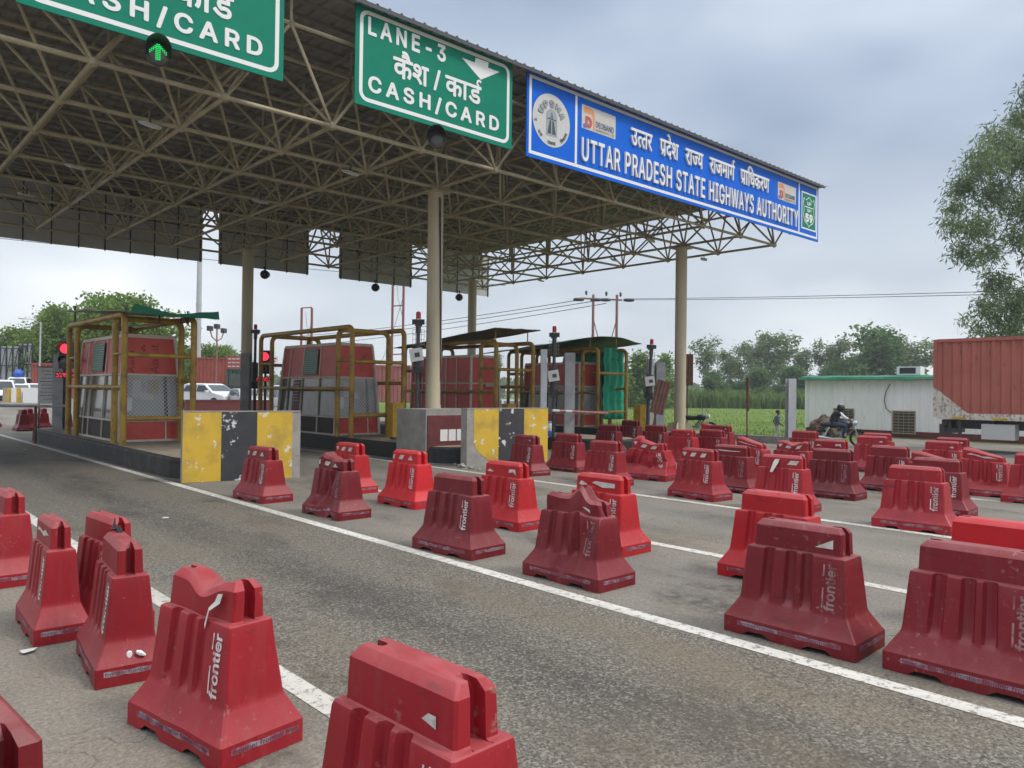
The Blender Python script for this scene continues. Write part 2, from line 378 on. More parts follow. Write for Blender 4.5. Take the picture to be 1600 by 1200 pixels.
def asphalt(t, b, vec):
    q = NB(t, vec); x, y, z = q.xyz()
    chip = q.rng(q.noise(34, 5, rough=.85), .4, .6)         # stone chips
    cc, cd_ = q.vor(62); cs = t.nodes.new('ShaderNodeSeparateColor'); t.links.new(cc, cs.inputs[0]); cell = q.math('POWER', cs.outputs[0], 4.0)
    cc2, cd2 = q.vor(85); cs2 = t.nodes.new('ShaderNodeSeparateColor'); t.links.new(cc2, cs2.inputs[0]); cell2 = q.math('POWER', cs2.outputs[1], 3.0)
    fine = q.mix(chip, (.03, .027, .023), (.13, .118, .098)); fine = q.mix(cell, fine, (.29, .265, .225)); fine = q.mix(q.math('MULTIPLY', cell2, .45), fine, (.42, .385, .32))
    patch = q.rng(q.noise(.55, 6, (1, .35, 1)), .35, .7)
    dusty = q.mix(chip, (.18, .162, .135), (.3, .274, .23)); dusty = q.mix(q.math('MULTIPLY', cell, .35), dusty, (.46, .425, .36)); dusty = q.mix(q.math('MULTIPLY', cs2.outputs[2], .3), dusty, (.09, .082, .07)); dusty = q.mix(q.rng(q.noise(.9, 7, (1, .5, 1), loc=(6, 2, 0)), .4, .7), dusty, q.mix(chip, (.12, .112, .1), (.21, .196, .172)))
    base = q.mix(patch, fine, q.mix(.1, fine, dusty))
    # dust lies on the strips no wheel runs over; wheel paths of the lane are bare and dark
    wob = q.math('MULTIPLY_ADD', q.noise(.5, 4, (1, .4, 1)), 1.0); wob.node.inputs[2].default_value = -.5
    xw = q.math('ADD', x, q.math('MULTIPLY', wob, .7))
    lane = q.math('MULTIPLY', q.rng(xw, 2.0, 2.5), q.rng(xw, 5.6, 5.1))
    side = q.mix(lane, dusty, base)
    def track(c, wd): return q.rng(q.math('ABSOLUTE', q.math('SUBTRACT', xw, c)), wd, 0)
    tr = track(3.8, .62)
    tr = q.math('MULTIPLY', tr, q.math('MULTIPLY', q.rng(q.noise(.9, 6, (1, .25, 1), loc=(3, 1, 0)), .3, .55), q.rng(q.noise(5, 6, (1, .5, 1)), .2, .6, .55, 1)))
    side = q.mix(q.math('MULTIPLY', tr, .95), side, q.mix(cell, (.042, .04, .036), (.2, .185, .155)))
    tr2 = q.math('MAXIMUM', track(8.9, .4), track(10.4, .4))
    side = q.mix(q.math('MULTIPLY', tr2, .3), side, (.1, .095, .088))
    oil = q.math('MULTIPLY', q.rng(q.noise(1.1, 6, (1, .45, 1), loc=(9, 4, 0)), .54, .66), q.rng(q.noise(9, 5, loc=(5, 5, 0)), .3, .6))
    side = q.mix(q.math('MULTIPLY', oil, .75), side, (.05, .045, .04))
    band = q.math('MULTIPLY', q.math('MAXIMUM', track(4.6, .5), q.math('MULTIPLY', track(3.0, .4), .6)), q.rng(q.noise(1.3, 7, (1, .3, 1), loc=(4, 9, 0)), .35, .6)); side = q.mix(q.math('MULTIPLY', band, .6), side, q.mix(chip, (.1, .082, .055), (.22, .185, .13)))
    sand = q.rng(q.noise(.7, 7, (1, .4, 1), loc=(2, 7, 0)), .5, .72)
    side = q.mix(q.math('MULTIPLY', sand, .5), side, q.mix(chip, (.13, .102, .064), (.25, .205, .14)))
    left = q.rng(xw, 2.5, 1.9); side = q.mix(q.math('MULTIPLY', left, .3), side, q.mix(chip, (.16, .135, .1), (.3, .26, .2)))
    spots = q.rng(q.noise(6, 4, loc=(1, 3, 0)), .68, .74); side = q.mix(q.math('MULTIPLY', spots, .6), side, (.035, .033, .03))
    vd = t.nodes.new('ShaderNodeTexVoronoi'); vd.feature = 'DISTANCE_TO_EDGE'; vd.inputs['Scale'].default_value = .55
    wv = t.nodes.new('ShaderNodeVectorMath'); wv.operation = 'ADD'; nc = t.nodes.new('ShaderNodeTexNoise'); nc.inputs['Scale'].default_value = 2.2; nc.inputs['Detail'].default_value = 6; t.links.new(vec, nc.inputs[0]); t.links.new(vec, wv.inputs[0]); t.links.new(nc.outputs['Color'], wv.inputs[1]); t.links.new(wv.outputs[0], vd.inputs[0])
    crack = q.math('MULTIPLY', q.rng(vd.outputs['Distance'], .008, .002), q.rng(q.noise(.45, 3, loc=(8, 8, 0)), .5, .56)); side = q.mix(q.math('MULTIPLY', crack, .4), side, (.03, .028, .026))
    t.links.new(side, b.inputs['Base Color']); b.inputs['Roughness'].default_value = .82; b.inputs['Specular IOR Level'].default_value = .3
    q.bump(b, q.math('ADD', q.noise(60, 4, rough=.75), cell), .8, .012)
def paint(t, b, vec):
    q = NB(t, vec)
    wear = q.rng(q.noise(13, 9, rough=.85), .53, .565)
    big = q.rng(q.noise(1.4, 5, (1, .4, 1)), .4, .75)
    c = q.mix(big, (.62, .6, .55), (.4, .38, .33)); c = q.mix(wear, c, (.2, .19, .17))
    t.links.new(c, b.inputs['Base Color']); b.inputs['Roughness'].default_value = .7
    q.bump(b, q.noise(120, 3), .35, .01)
def dirt(t, b, vec):
    q = NB(t, vec); c = q.mix(q.rng(q.noise(.4, 8), .35, .7), (.2, .17, .12), (.1, .12, .05)); t.links.new(c, b.inputs['Base Color']); b.inputs['Roughness'].default_value = 1
def grassy(t, b, vec):
    q = NB(t, vec)
    a = q.rng(q.noise(.09, 7, (1, 1, 1)), .35, .65); c = q.mix(a, (.11, .2, .032), (.175, .25, .055))
    d = q.rng(q.noise(.8, 8), .42, .72); c = q.mix(d, c, (.2, .22, .07))
    e = q.rng(q.noise(7, 6), .45, .7); c = q.mix(e, c, (.045, .1, .018))
    t.links.new(c, b.inputs['Base Color']); b.inputs['Roughness'].default_value = .95; b.inputs['Specular IOR Level'].default_value = .1
    q.bump(b, q.noise(6, 8), .8, .25)
M['asphalt'] = surf_mat('asphalt', asphalt); M['road_paint'] = surf_mat('road_paint', paint); M['dirt'] = surf_mat('dirt', dirt); M['field'] = surf_mat('field_grass', grassy)

def sheet(name, x0, x1, y0, y1, z, m, nx=1, ny=1):
    b = MB()
    for i in range(nx):
        for j in range(ny):
            xa, xb = x0 + (x1 - x0) * i / nx, x0 + (x1 - x0) * (i + 1) / nx; ya, yb = y0 + (y1 - y0) * j / ny, y0 + (y1 - y0) * (j + 1) / ny
            b.add([(xa, ya, z), (xb, ya, z), (xb, yb, z), (xa, yb, z)], [(0, 1, 2, 3)])
    return struct(b.build(name, m))
sheet('ground', -700, 950, -700, 950, -.02, M['dirt'])
sheet('field', 28.05, 900, -120, 900, -.008, M['field'])
sheet('road', -18, 28.0, -40, 42, 0, M['asphalt'])
sheet('side_road', 28.0, 36.4, -40, 14.3, 0, M['asphalt'])
k = MB(); yy = [42, 62, 180]; zz = [0, .8, .95]
for (a, za), (b_, zb_) in zip(list(zip(yy, zz)), list(zip(yy, zz))[1:]): k.add([(-40, a, za), (28, a, za), (28, b_, zb_), (-40, b_, zb_)], [(0, 1, 2, 3)])
struct(k.build('far_road', M['asphalt']))
k = MB()
for xx, y0, y1 in ((2.31, -3, 60), (5.26, -6, 60), (7.9, -8, 14.6), (11.42, -8, 60), (16.1, -8, 14), (21.9, -8, 60)):
    k.add([(xx - .08, y0, .004), (xx + .08, y0, .004), (xx + .08, y1, .004), (xx - .08, y1, .004)], [(0, 1, 2, 3)])
struct(k.build('road_marking', M['road_paint']))
k = MB(); y = 14.4
while y < 27.4:
    k.b2(28.02, 28.3, y, y + 1.18, -.02, .27); y += 1.2
struct(k.build('kerb', M['concrete']))

# low green field growth near the road: blades nobody would count
g = MB(); rg = random.Random(3)
for i in range(11000):
    u = rg.random() ** 1.8; x = 28.5 + u * 60; y = 14.6 + rg.random() * (16 + 60 * u)
    h = rg.uniform(.05, .15) + .06 * noise.noise((x * .3, y * .3, 0)); a = rg.uniform(0, 6.28); wd = .02 + .03 * u
    if h < .04: continue
    dx, dy = math.cos(a) * wd, math.sin(a) * wd; lx, ly = rg.uniform(-.1, .1), rg.uniform(-.1, .1)
    g.add([(x - dx, y - dy, -.01), (x + dx, y + dy, -.01), (x + lx, y + ly, h)], [(0, 1, 2)], rg.choice((0, 0, 1, 2)))
gm = [mat('blade_green', (.14, .24, .045), .8), mat('blade_light', (.2, .29, .065), .8), mat('blade_dry', (.2, .19, .07), .9)]
struct(g.build('grass', gm, fix=False), 'stuff')
# litter: a few paper scraps lie on the tarmac, each a thing
def scrap(px, py, s, label, seed):
    p = ground(px, py); r = random.Random(seed); b = MB(); n = 6
    top = [(p.x + s * math.cos(i * 1.05 + r.random() * .6) * r.uniform(.6, 1.2), p.y + s * math.sin(i * 1.05 + r.random() * .6) * r.uniform(.6, 1.2), .014 + r.random() * .012) for i in range(n)]
    b.prism(top, (0, 0, .002)); tag(b.build('paper_scrap', M['pale']), label, 'litter', 'paper scraps on the road')
scrap(43, 1020, .06, 'torn white paper scrap on the tarmac left of the near barriers', 1)
scrap(258, 811, .05, 'small pale scrap in the dark wheel track of the near lane', 2)
scrap(120, 712, .09, 'white paper scrap lying just below the black island kerb', 3)
scrap(40, 703, .09, 'paper scrap at the near lane line by the island nose', 4)
# ------------------------------------------------------------------ toll canopy on its space frame
P, PY = 2.38, 2.5; CX, CY0 = 13.1, 17.7
X0, X1, YF, YB = -3.2, 29.42, 14.45, 35.1
ZB, ZT, ZR = 7.7, 9.45, 10.18
canopy = thing('toll_canopy', 'huge beige space frame toll canopy with dark ribbed roof on round cream columns', 'canopy', (CX, 24, 0))
O = Vector((CX, 24, 0))
rs = MB(); x = X0; prof = []
while x < X1:
    prof += [(x, 0), (x + .2, 0), (x + .235, .045), (x + .275, .045)]; x += .31
prof.append((X1 + .05, 0))
for (xa, za), (xb, zb) in zip(prof, prof[1:]):
    rs.add([Vector((xa, YF - .25, ZR + za)) - O, Vector((xb, YF - .25, ZR + zb)) - O, Vector((xb, YB + .15, ZR + zb)) - O, Vector((xa, YB + .15, ZR + za)) - O], [(0, 1, 2, 3)])
ro = rs.build('roof_sheet', M['roof_sheet'], canopy, fix=False); sm = ro.modifiers.new('thick', 'SOLIDIFY'); sm.thickness = .012
fb = MB()
fb.b2(X0 - O.x, X1 - O.x, YF - .27 - O.y, YF - .255 - O.y, ZR - .1, ZR - .005); fb.build('fascia', M['roof_edge'], canopy)
fb = MB(); fb.b2(X0 - O.x, X1 - O.x, YB + .155 - O.y, YB + .17 - O.y, ZR - .1, ZR - .005); fb.build('fascia', M['roof_edge'], canopy)
tr = MB()
bx = [CX + P * k for k in range(-6, 7)]; by = [CY0 + PY * k for k in range(-1, 7)]
tx = [bx[0] - P / 2 + P * k for k in range(len(bx) + 1)]; ty = [by[0] - PY / 2 + PY * k for k in range(len(by) + 1)]; ty[0] = 14.82; ty[-1] = 34.75
c = lambda a, b_, r, n=7: tr.cyl(Vector(a) - O, Vector(b_) - O, r, n=n, cap=False)
for x in bx:
    for j in range(len(by) - 1): c((x, by[j], ZB), (x, by[j + 1], ZB), .048)
for y in by:
    for i in range(len(bx) - 1): c((bx[i], y, ZB), (bx[i + 1], y, ZB), .048)
for x in tx:
    for j in range(len(ty) - 1): c((x, ty[j], ZT), (x, ty[j + 1], ZT), .045)
for y in ty:
    for i in range(len(tx) - 1): c((tx[i], y, ZT), (tx[i + 1], y, ZT), .045)
for i, x in enumerate(bx):
    for j, y in enumerate(by):
        for a in (0, 1):
            for b_ in (0, 1): c((x, y, ZB), (tx[i + a], ty[j + b_], ZT), .036, 6)
        tr.lathe([(.02, -.1), (.085, -.06), (.1, 0), (.085, .06), (.02, .1)], Vector((x, y, ZB)) - O, n=8)
for x in tx:
    for y in ty:
        c((x, y, ZT), (x, y, ZR - .14), .035, 6); tr.lathe([(.02, -.09), (.09, 0), (.02, .09)], Vector((x, y, ZT)) - O, n=8)
tf = tr.build('space_frame', M['truss'], canopy, smooth=40, fix=False); tf['kind'] = 'stuff'
pu = MB()
for kk in range(35):
    y = 14.5 + .6 * kk; big = kk % 4 == 3; s_ = .07 if big else .04
    pu.b2(X0 + .1 - O.x, X1 - .1 - O.x, y - s_ / 2 - O.y, y + s_ / 2 - O.y, ZR - .09, ZR - .012)
for x in tx:
    pu.b2(x - .03 - O.x, x + .03 - O.x, YF - O.y, YB - O.y, ZR - .14, ZR - .094)
pu.build('purlins', M['roof_sheet'], canopy)
pillars = []
for ix, (x, base) in enumerate(((CX - 5 * P, 0), (CX, 1.4), (CX + 5 * P, .4))):
    for y, b0 in ((CY0 + .1, base), (CY0 + 5 * PY + .5, .4)):
        cb = MB(); cb.cyl(Vector((x, y, b0)) - O, Vector((x, y, ZB - .14)) - O, .222, n=28)
        cb.b2(x - .3 - O.x, x + .3 - O.x, y - .3 - O.y, y + .3 - O.y, ZB - .14, ZB - .115)
        cb.cyl(Vector((x, y, ZB - .115)) - O, Vector((x, y, ZB - .03)) - O, .12, n=12)
        co = cb.build('column', M['column'], canopy, smooth=40)
        gs = MB()
        for k in range(4):
            a = k * math.pi / 2 + .4; d = Vector((math.cos(a), math.sin(a), 0)); q = Vector((x, y, b0)) - O
            gs.prism([q + d * .2, q + d * .5, q + d * .5 + Vector((0, 0, .22)), q + d * .42 + Vector((0, 0, .36)), q + d * .2 + Vector((0, 0, .4))], d.cross(Vector((0, 0, 1))) * .02)
        gs.cyl(Vector((x, y, b0 + .002)) - O, Vector((x, y, b0 + .03)) - O, .5, n=20)
        if base < 1: gs.build('gusset', M['column'], co)
# small plates and cables on the near column
cb = MB(); q = Vector((CX, CY0 + .1, 0))
for k, (a0, a1, z0, z1) in enumerate(((-1.1, -.35, 7.4, 1.5), (-1.0, -.62, 7.0, 3.2), (-.9, -.5, 7.4, 2.2))):
    cb.tube([q + Vector((math.cos(a0 + (a1 - a0) * t - .7) * .243, math.sin(a0 + (a1 - a0) * t - .7) * .243, z0 + (z1 - z0) * t)) for t in [i / 14 for i in range(15)]], .012, 5)
tag(cb.build('power_cable', M['wire']), 'black cables running down the cream column beside the second booth', 'cable')

# ---- sign boards: u runs along +X, v up, face looks to -Y
def board(name, label, x0, x1, z0, z1, m, y=14.4, face=-1, cat='sign'):
    t = thing(name, label, cat, ((x0 + x1) / 2, y, z0)); t_o = Vector(t.location)
    b = MB(); b.b2(x0 - t_o.x, x1 - t_o.x, 0, .035, 0, z1 - z0); b.build('panel', m, t)
    s = MB(); n = max(3, int((x1 - x0) / .75))
    for k in range(n + 1):
        xx = x0 + .12 + (x1 - x0 - .24) * k / n - t_o.x; s.b2(xx - .025, xx + .025, .036, .09, .03, z1 - z0 + .02)
    for zz in (.35, (z1 - z0) / 2, z1 - z0 - .35): s.b2(x0 - t_o.x + .05, x1 - t_o.x - .05, .091, .13, zz - .025, zz + .025)
    for xx in (x0 + .8, x1 - .8):
        s.b2(xx - .03 - t_o.x, xx + .03 - t_o.x, .131, .36, z1 - z0 - .4, z1 - z0 - .34); s.b2(xx - .03 - t_o.x, xx + .03 - t_o.x, .131, .8, .3, .36)
    s.build('back_frame', M['dark'], t)
    return t, t_o, (lambda u, v, w_: Vector((u - t_o.x, -.004 - w_, v - t_o.z)))
def flat(fr, pts, mb, mi=0, w_=0.0): mb.add([fr(u, v, w_) for u, v in pts], [tuple(range(len(pts)))], mi)
def round_border(fr, mb, x0, x1, z0, z1, wd, rad, mi=0):
    def loop(i):
        r_ = max(rad - i, .01); L_ = []
        for cx, cz, a in ((x1 - i - r_, z1 - i - r_, 0), (x0 + i + r_, z1 - i - r_, 90), (x0 + i + r_, z0 + i + r_, 180), (x1 - i - r_, z0 + i + r_, 270)):
            L_ += [(cx + r_ * math.cos(R(a + 15 * k)), cz + r_ * math.sin(R(a + 15 * k))) for k in range(7)]
        return L_
    a, b_ = loop(0), loop(wd); n = len(a)
    mb.add([fr(*p, 0) for p in a] + [fr(*p, 0) for p in b_], [(i, (i + 1) % n, n + (i + 1) % n, n + i) for i in range(n)], mi)
def write(fr, t, name, text, x0, x1, z0, z1, m, bold=.03, depth=0.0, font='sans', data=None, space=1.0):
    vs, fs = data if data else glyphs(text, 1, bold, font, space=space)
    b = MB(); raised(b, fit(vs, x0, x1, z0, z1), fs, fr, depth); return b.build(name, m, t, fix=False)
ARROW = lambda fr, mb, x, z: [flat(fr, [(x - .6, z + .36), (x - .2, z + .36), (x - .17, z + .49), (x + .24, z + .49), (x + .22, z + .36), (x + .6, z + .36), (x, z)], mb)]
KAISH = [[("कैश", None)], [("/", None)], [("का", None), ("ड", "reph")]]
def lane_sign(name, label, x0, lane):
    x1 = x0 + 4.52
    t, o, fr = board(name, label, x0, x1, 8.02, 10.2, M['green_sign'])
    b = MB(); round_border(fr, b, x0 + .1, x1 - .1, 8.12, 10.1, .085, .22); b.build('border', M['white'], t, fix=False)
    write(fr, t, 'lane_number', lane, x0 + .3, x0 + 2.4, 9.58, 9.98, M['white'], .026, .004, space=1.3)
    write(fr, t, 'hindi_lettering', '', x0 + .95, x0 + 3.5, 8.86, 9.5, M['white'], depth=.004, data=deva(KAISH, bold=.024, gap=.22))
    write(fr, t, 'english_lettering', 'CASH/CARD', x0 + .32, x0 + 4.08, 8.31, 8.73, M['white'], .028, .004, space=1.32)
    b = MB(); ARROW(fr, b, x0 + 3.48, 9.5); b.build('arrow', M['white'], t, fix=False)
    return t
lane_sign('lane_sign', 'green LANE-3 cash card sign beside the blue board, with white down arrow', 8.42, 'LANE-3')
lane_sign('lane_sign', 'green CASH/CARD lane sign cut off by the top edge, above a lit green arrow', 2.28, 'LANE-2')

# the blue authority board
t, o, fr = board('authority_sign', 'long blue UTTAR PRADESH STATE HIGHWAYS AUTHORITY board along the canopy edge', 13.45, 29.32, 7.98, 10.2, M['blue_sign'])
b = MB(); round_border(fr, b, 13.53, 29.24, 8.07, 10.12, .085, .02)
for xx in (15.26, 27.72): flat(fr, [(xx, 8.16), (xx + .085, 8.16), (xx + .085, 10.03), (xx, 10.03)], b)
b.build('border', M['white'], t, fix=False)
HI = [[("उ", None), ("त", "half"), ("तर", None)], [("प", "ra"), ("देश", None)], [("रा", None), ("ज", "half"), ("य", None)], [("राजमा", None), ("ग", "reph")], [("प", "ra"), ("ा", None), ("िधकरण", None)]]
write(fr, t, 'hindi_lettering', '', 17.6, 25.45, 9.16, 9.92, M['white'], depth=.05, data=deva(HI, bold=.014, gap=.75))
write(fr, t, 'english_lettering', 'UTTAR PRADESH STATE HIGHWAYS AUTHORITY', 15.5, 27.6, 8.28, 8.94, M['white'], .012, .05, space=1.12)
# round emblem
ex, ez, er = 14.35, 9.1, .7
b = MB(); e2 = lambda u, v, w_: fr(ex + u, ez + v, w_)
flat(e2, [(er * math.cos(R(6 * k)), er * math.sin(R(6 * k))) for k in range(60)], b, 0, .002)
flat(e2, [(-.21, -.42), (.21, -.42), (.21, .1)] + [(.21 * math.cos(R(20 * k)), .1 + .21 * math.sin(R(20 * k))) for k in range(1, 9)] + [(-.21, .1)], b, 1, .005)
flat(e2, [(-.16, -.36), (-.02, -.36), (-.02, .0), (-.075, .0)], b, 2, .008); flat(e2, [(.16, -.36), (.02, -.36), (.02, .0), (.075, .0)], b, 2, .008)
flat(e2, [(-.05, .06), (-.01, .06), (-.01, .24)], b, 2, .008); flat(e2, [(.05, .06), (.01, .06), (.01, .24)], b, 2, .008); flat(e2, [(-.17, .02), (.17, .02), (.17, .05), (-.17, .05)], b, 2, .008)
def ringtext(mb, vsfs, ang, rad, mi, sz, flip, hz=1.0, w0=.006):
    vs, fs = vsfs; x0_, x1_, _, _ = extent(vs); cx = (x0_ + x1_) / 2; a = R(ang); k = len(mb.v)
    for v in vs:
        u, q = (v.x - cx) * sz, (v.y - .35) * sz * hz
        th = a + (u / rad if flip else -u / rad); rr = rad - q if flip else rad + q
        mb.v.append(tuple(e2(rr * math.cos(th), rr * math.sin(th), w0 + v.z)))
    mb.f += [tuple(k + i for i in f) for f in fs]; mb.m += [mi] * len(fs)
for k, ch in enumerate('UPSHA'):
    ringtext(b, glyphs(ch, 1, .085), 152 - 31 * k, .47, 3, .4, False, .75, .006); ringtext(b, glyphs(ch, 1, .04), 152 - 31 * k, .47, 1, .4, False, .75, .012)
for s_, ang in (([[("उ", None)]], 190), ([[("राज", None)]], 225), ([[("राजमा", None)]], 270), ([[("िधकरण", None)]], 322)): ringtext(b, deva(s_, bold=.02), ang, .6, 2, .13, True)
b.build('emblem', [M['pale'], mat('emblem_grey', (.32, .35, .36), .6), mat('emblem_dark', (.05, .065, .08), .6), mat('emblem_outline', (.12, .14, .15), .6)], t, fix=False)
# company plates
lm = [mat('plate_cream', (.55, .53, .5), .6), mat('plate_orange', srgb(214, 146, 92), .6), mat('plate_red', srgb(190, 84, 70), .6), mat('plate_blue', srgb(70, 120, 200), .6), mat('plate_slate', srgb(84, 102, 120), .6), mat('plate_tan', srgb(190, 160, 140), .6)]
def plate(x0, x1, z0, z1):
    b = MB(); W, H = x1 - x0, z1 - z0; f2 = lambda u, v, w_: fr(x0 + u * W, z0 + v * H, w_)
    flat(f2, [(0, 0), (1, 0), (1, 1), (0, 1)], b, 0, .003)
    flat(f2, [(.05, .68), (.3, .68), (.33, .05), (.37, .05), (.37, .7), (.34, .86), (.24, .94), (.1, .94), (.05, .86)], b, 1, .006)
    vs, fs = glyphs('D', 1, .06); raised(b, fit(vs, .1, .29, .08, .56), fs, lambda u, v, w_: f2(u, v, .009 + w_), 0, 2)
    flat(f2, [(.04, .04), (.1, .04), (.18, .16), (.2, .26), (.1, .26), (.04, .18)], b, 3, .012)
    vs, fs = glyphs('DEOBAND', 1, .02); raised(b, fit(vs, .4, .94, .22, .48), fs, lambda u, v, w_: f2(u, v, .006 + w_), 0, 4)
    vs, fs = glyphs('HIGHWAYS PVT. LTD', 1, .01); raised(b, fit(vs, .4, .96, .06, .17), fs, lambda u, v, w_: f2(u, v, .006 + w_), 0, 5)
    b.build('company_plate', lm, t, fix=False)
plate(15.52, 16.95, 9.2, 9.86); plate(26.15, 27.5, 9.14, 9.78)
b = MB(); f2 = lambda u, v, w_: fr(27.95 + u * 1.17, 8.33 + v * 1.44, w_)
flat(f2, [(0, 0), (1, 0), (1, 1), (0, 1)], b, 1, .003); flat(f2, [(.05, .04), (.95, .04), (.95, .96), (.05, .96)], b, 0, .005)
SH = [(.16, .86), (.28, .8), (.4, .85), (.5, .9), (.6, .85), (.72, .8), (.84, .86), (.9, .72), (.84, .55), (.88, .36), (.78, .2), (.6, .14), (.5, .07), (.4, .14), (.22, .2), (.12, .36), (.16, .55), (.1, .72)]
flat(f2, SH, b, 1, .007); flat(f2, [(.5 + (u - .5) * .92, .5 + (v - .5) * .94) for u, v in SH], b, 0, .009)
flat(f2, [(.22, .6), (.78, .6), (.78, .625), (.22, .625)], b, 1, .012)
for tx_, bx_, bold in (('UP', (.36, .64, .66, .76), .03), ('SH', (.36, .64, .48, .57), .03), ('59', (.24, .76, .2, .44), .05)):
    vs, fs = glyphs(tx_, 1, bold); raised(b, fit(vs, *bx_), fs, lambda u, v, w_: f2(u, v, .012 + w_), 0, 1)
b.build('route_shield', [M['green_sign'], M['white']], t, fix=False)

# boards on the far edge, seen from behind (their frames look at us)
def back_board(x0, x1, label):
    t = thing('sign_board', label, 'sign', ((x0 + x1) / 2, 35.15, 7.6), 0, 'sign boards seen from behind on the far canopy edge'); W = (x1 - x0) / 2
    MB().b2(-W, W, 0, .03, 0, 2.45).build('panel', M['sign_back'], t)
    s = MB(); n = int(2 * W / .95)
    for k in range(n + 1): xx = -W + .1 + (2 * W - .2) * k / n; s.b2(xx - .02, xx + .02, -.05, -.003, -.05, 2.45)
    for zz in (.5, 1.5): s.b2(-W + .06, W - .06, -.09, -.051, zz - .02, zz + .02)
    for xx in (-W + .8, W - .8): s.b2(xx - .03, xx + .03, -.75, -.091, 1.46, 1.52)
    s.build('back_frame', M['dark'], t)
back_board(-3.0, 12.86, 'very long grey back of a board at the far left canopy edge')
back_board(13.6, 18.1, 'grey sign back directly behind the far cream column')
back_board(19.8, 24.3, 'grey sign back hanging in front of the red lattice mast')
back_board(26.2, 29.9, 'pale grey sign back beside the farthest column, partly behind the near column')

# ---- lane signal lamps under the boards
def signal(loc, rz, label, lit):
    t = thing('lane_signal', label, 'signal light', loc, rz, 'round lane signals under the signs')
    b = MB(); b.lathe([(.12, .16), (.2, .1), (.215, 0), (.215, -.05)], (0, 0, 0), 'y', 20); b.build('housing', M['black'], t, smooth=40)
    b = MB(); n = 16; z = MB()
    vs = []
    for k in range(n + 1):
        a = R(-20 + 220 * k / n); ext = .12 + .2 * max(0, math.sin(a))
        for rr, y in ((.218, -.05), (.222, -.05 - ext), (.21, -.05 - ext), (.206, -.05)): vs.append((rr * math.cos(a), y, rr * math.sin(a)))
    fs = [(4 * i + j, 4 * i + (j + 1) % 4, 4 * i + 4 + (j + 1) % 4, 4 * i + 4 + j) for i in range(n) for j in range(4)]
    b.add(vs, fs); b.build('visor', M['black'], t, smooth=50)
    lens = MB(); lens.lathe([(.2, -.04), (.195, -.05), (.1, -.062), (.01, -.066)], (0, 0, 0), 'y', 20); lo = lens.build('lens', M['glassy'], t, smooth=60)
    if lit:
        d = MB()
        pts = [(0, -.13 + .032 * k) for k in range(9)] + [(.03, -.13 + .032 * k) for k in range(8)] + [(-.03, -.13 + .032 * k) for k in range(8)]
        for k in range(5): pts += [(.028 * k + .02, .135 - .03 * k), (-.028 * k - .02, .135 - .03 * k), (.028 * k + .02, .1 - .03 * k), (-.028 * k - .02, .1 - .03 * k)]
        for u, v in pts: d.lathe([(.014, 0), (.012, -.008)], (u, -.07, v), 'y', 6)
        d.build('arrow', M['led_green'], lo)
    b = MB(); b.cyl((0, .08, .1), (0, .08, .34), .022); b.b2(-.05, .05, .04, .13, .3, .36); b.build('hanger', M['dark'], t)
signal((4.42, 14.38, 7.84), R(-14), 'round signal showing a lit green arrow under the left green sign', True)
signal((10.6, 14.38, 7.74), R(-40), 'unlit dark round signal hanging under the LANE-3 sign', False)
for x_, lb in ((15.8, 'black signal head under the sign back by the far column'), (21.94, 'black signal head hanging left of the red lattice mast'), (27.6, 'black signal head hanging just right of the near column')):
    signal((x_, 35.1, 7.34), R(180 - 35), lb, False)
# ---- lamps under the frame
def lamp(px, py, rz, label):
    p = ground(px, py, ZB - .22); t = thing('flood_light', label, 'light', p, rz, 'small flood lights under the canopy frame')
    b = MB(); b.prism([(-.2, -.12, 0), (.2, -.12, 0), (.2, .14, .06), (-.2, .14, .06)], (0, 0, .05)); b.build('housing', M['pale'], t)
    b = MB(); b.prism([(-.17, -.1, -.001), (.17, -.1, -.001), (.17, .12, .052), (-.17, .12, .052)], (0, 0, -.01)); b.build('lens', M['white'], t)
    b = MB(); b.cyl((0, 0, .05), (0, 0, .24), .015); b.build('bracket', M['dark'], t)
for px, py, rz, lb in ((235, 199, .4, 'flood light nearest the lit green arrow'), (118, 264, .3, 'flood light left under the frame, above the first booth'), (42, 307, .2, 'flood light at the far left under the frame'),
                       (407, 318, .3, 'flood light above the far column'), (548, 273, .3, 'flood light between the two green sign posts, left of the near column'), (1018, 378, .6, 'flood light near the right corner column, left of it'),
                       (1100, 407, .6, 'flood light right of the corner column, against the sky'), (960, 408, .5, 'flood light on the right frame edge, second from the corner column'), (845, 440, .5, 'flood light on the right frame edge, farthest from the corner column')):
    lamp(px, py, rz, lb)
# ------------------------------------------------------------------ water-filled plastic barriers
BL, BW = .525, .285                    # half length, half width of the base
GROOVES = (.215, -.0, -.2)             # groove positions along the body as a share of its length (far end = +)
LVL = [  # z, half length, half width, groove depth share, head notch
    (0, .525, .285, 0, 0), (.06, .525, .285, 0, 0), (.125, .525, .285, 0, 0), (.137, .517, .277, 0, 0), (.15, .508, .268, 0, 0), (.2, .476, .24, 0, 0), (.258, .441, .208, .0, 0), (.272, .434, .201, .05, 0),
    (.288, .43, .197, .35, 0), (.31, .427, .194, .75, 0), (.35, .424, .189, 1, 0), (.43, .417, .178, 1, 0), (.52, .409, .167, 1, 0), (.6, .402, .157, 1, 0), (.668, .396, .149, 1, 0), (.682, .392, .144, .9, 0), (.688, .384, .137, .8, 0),
    (.69, .362, .114, 0, 1), (.696, .352, .106, 0, 1), (.74, .35, .104, 0, 1), (.8, .348, .102, 0, 1), (.858, .345, .1, 0, 1), (.897, .315, .066, 0, 1), (.9, .309, .06, 0, 1)]
NL = 44
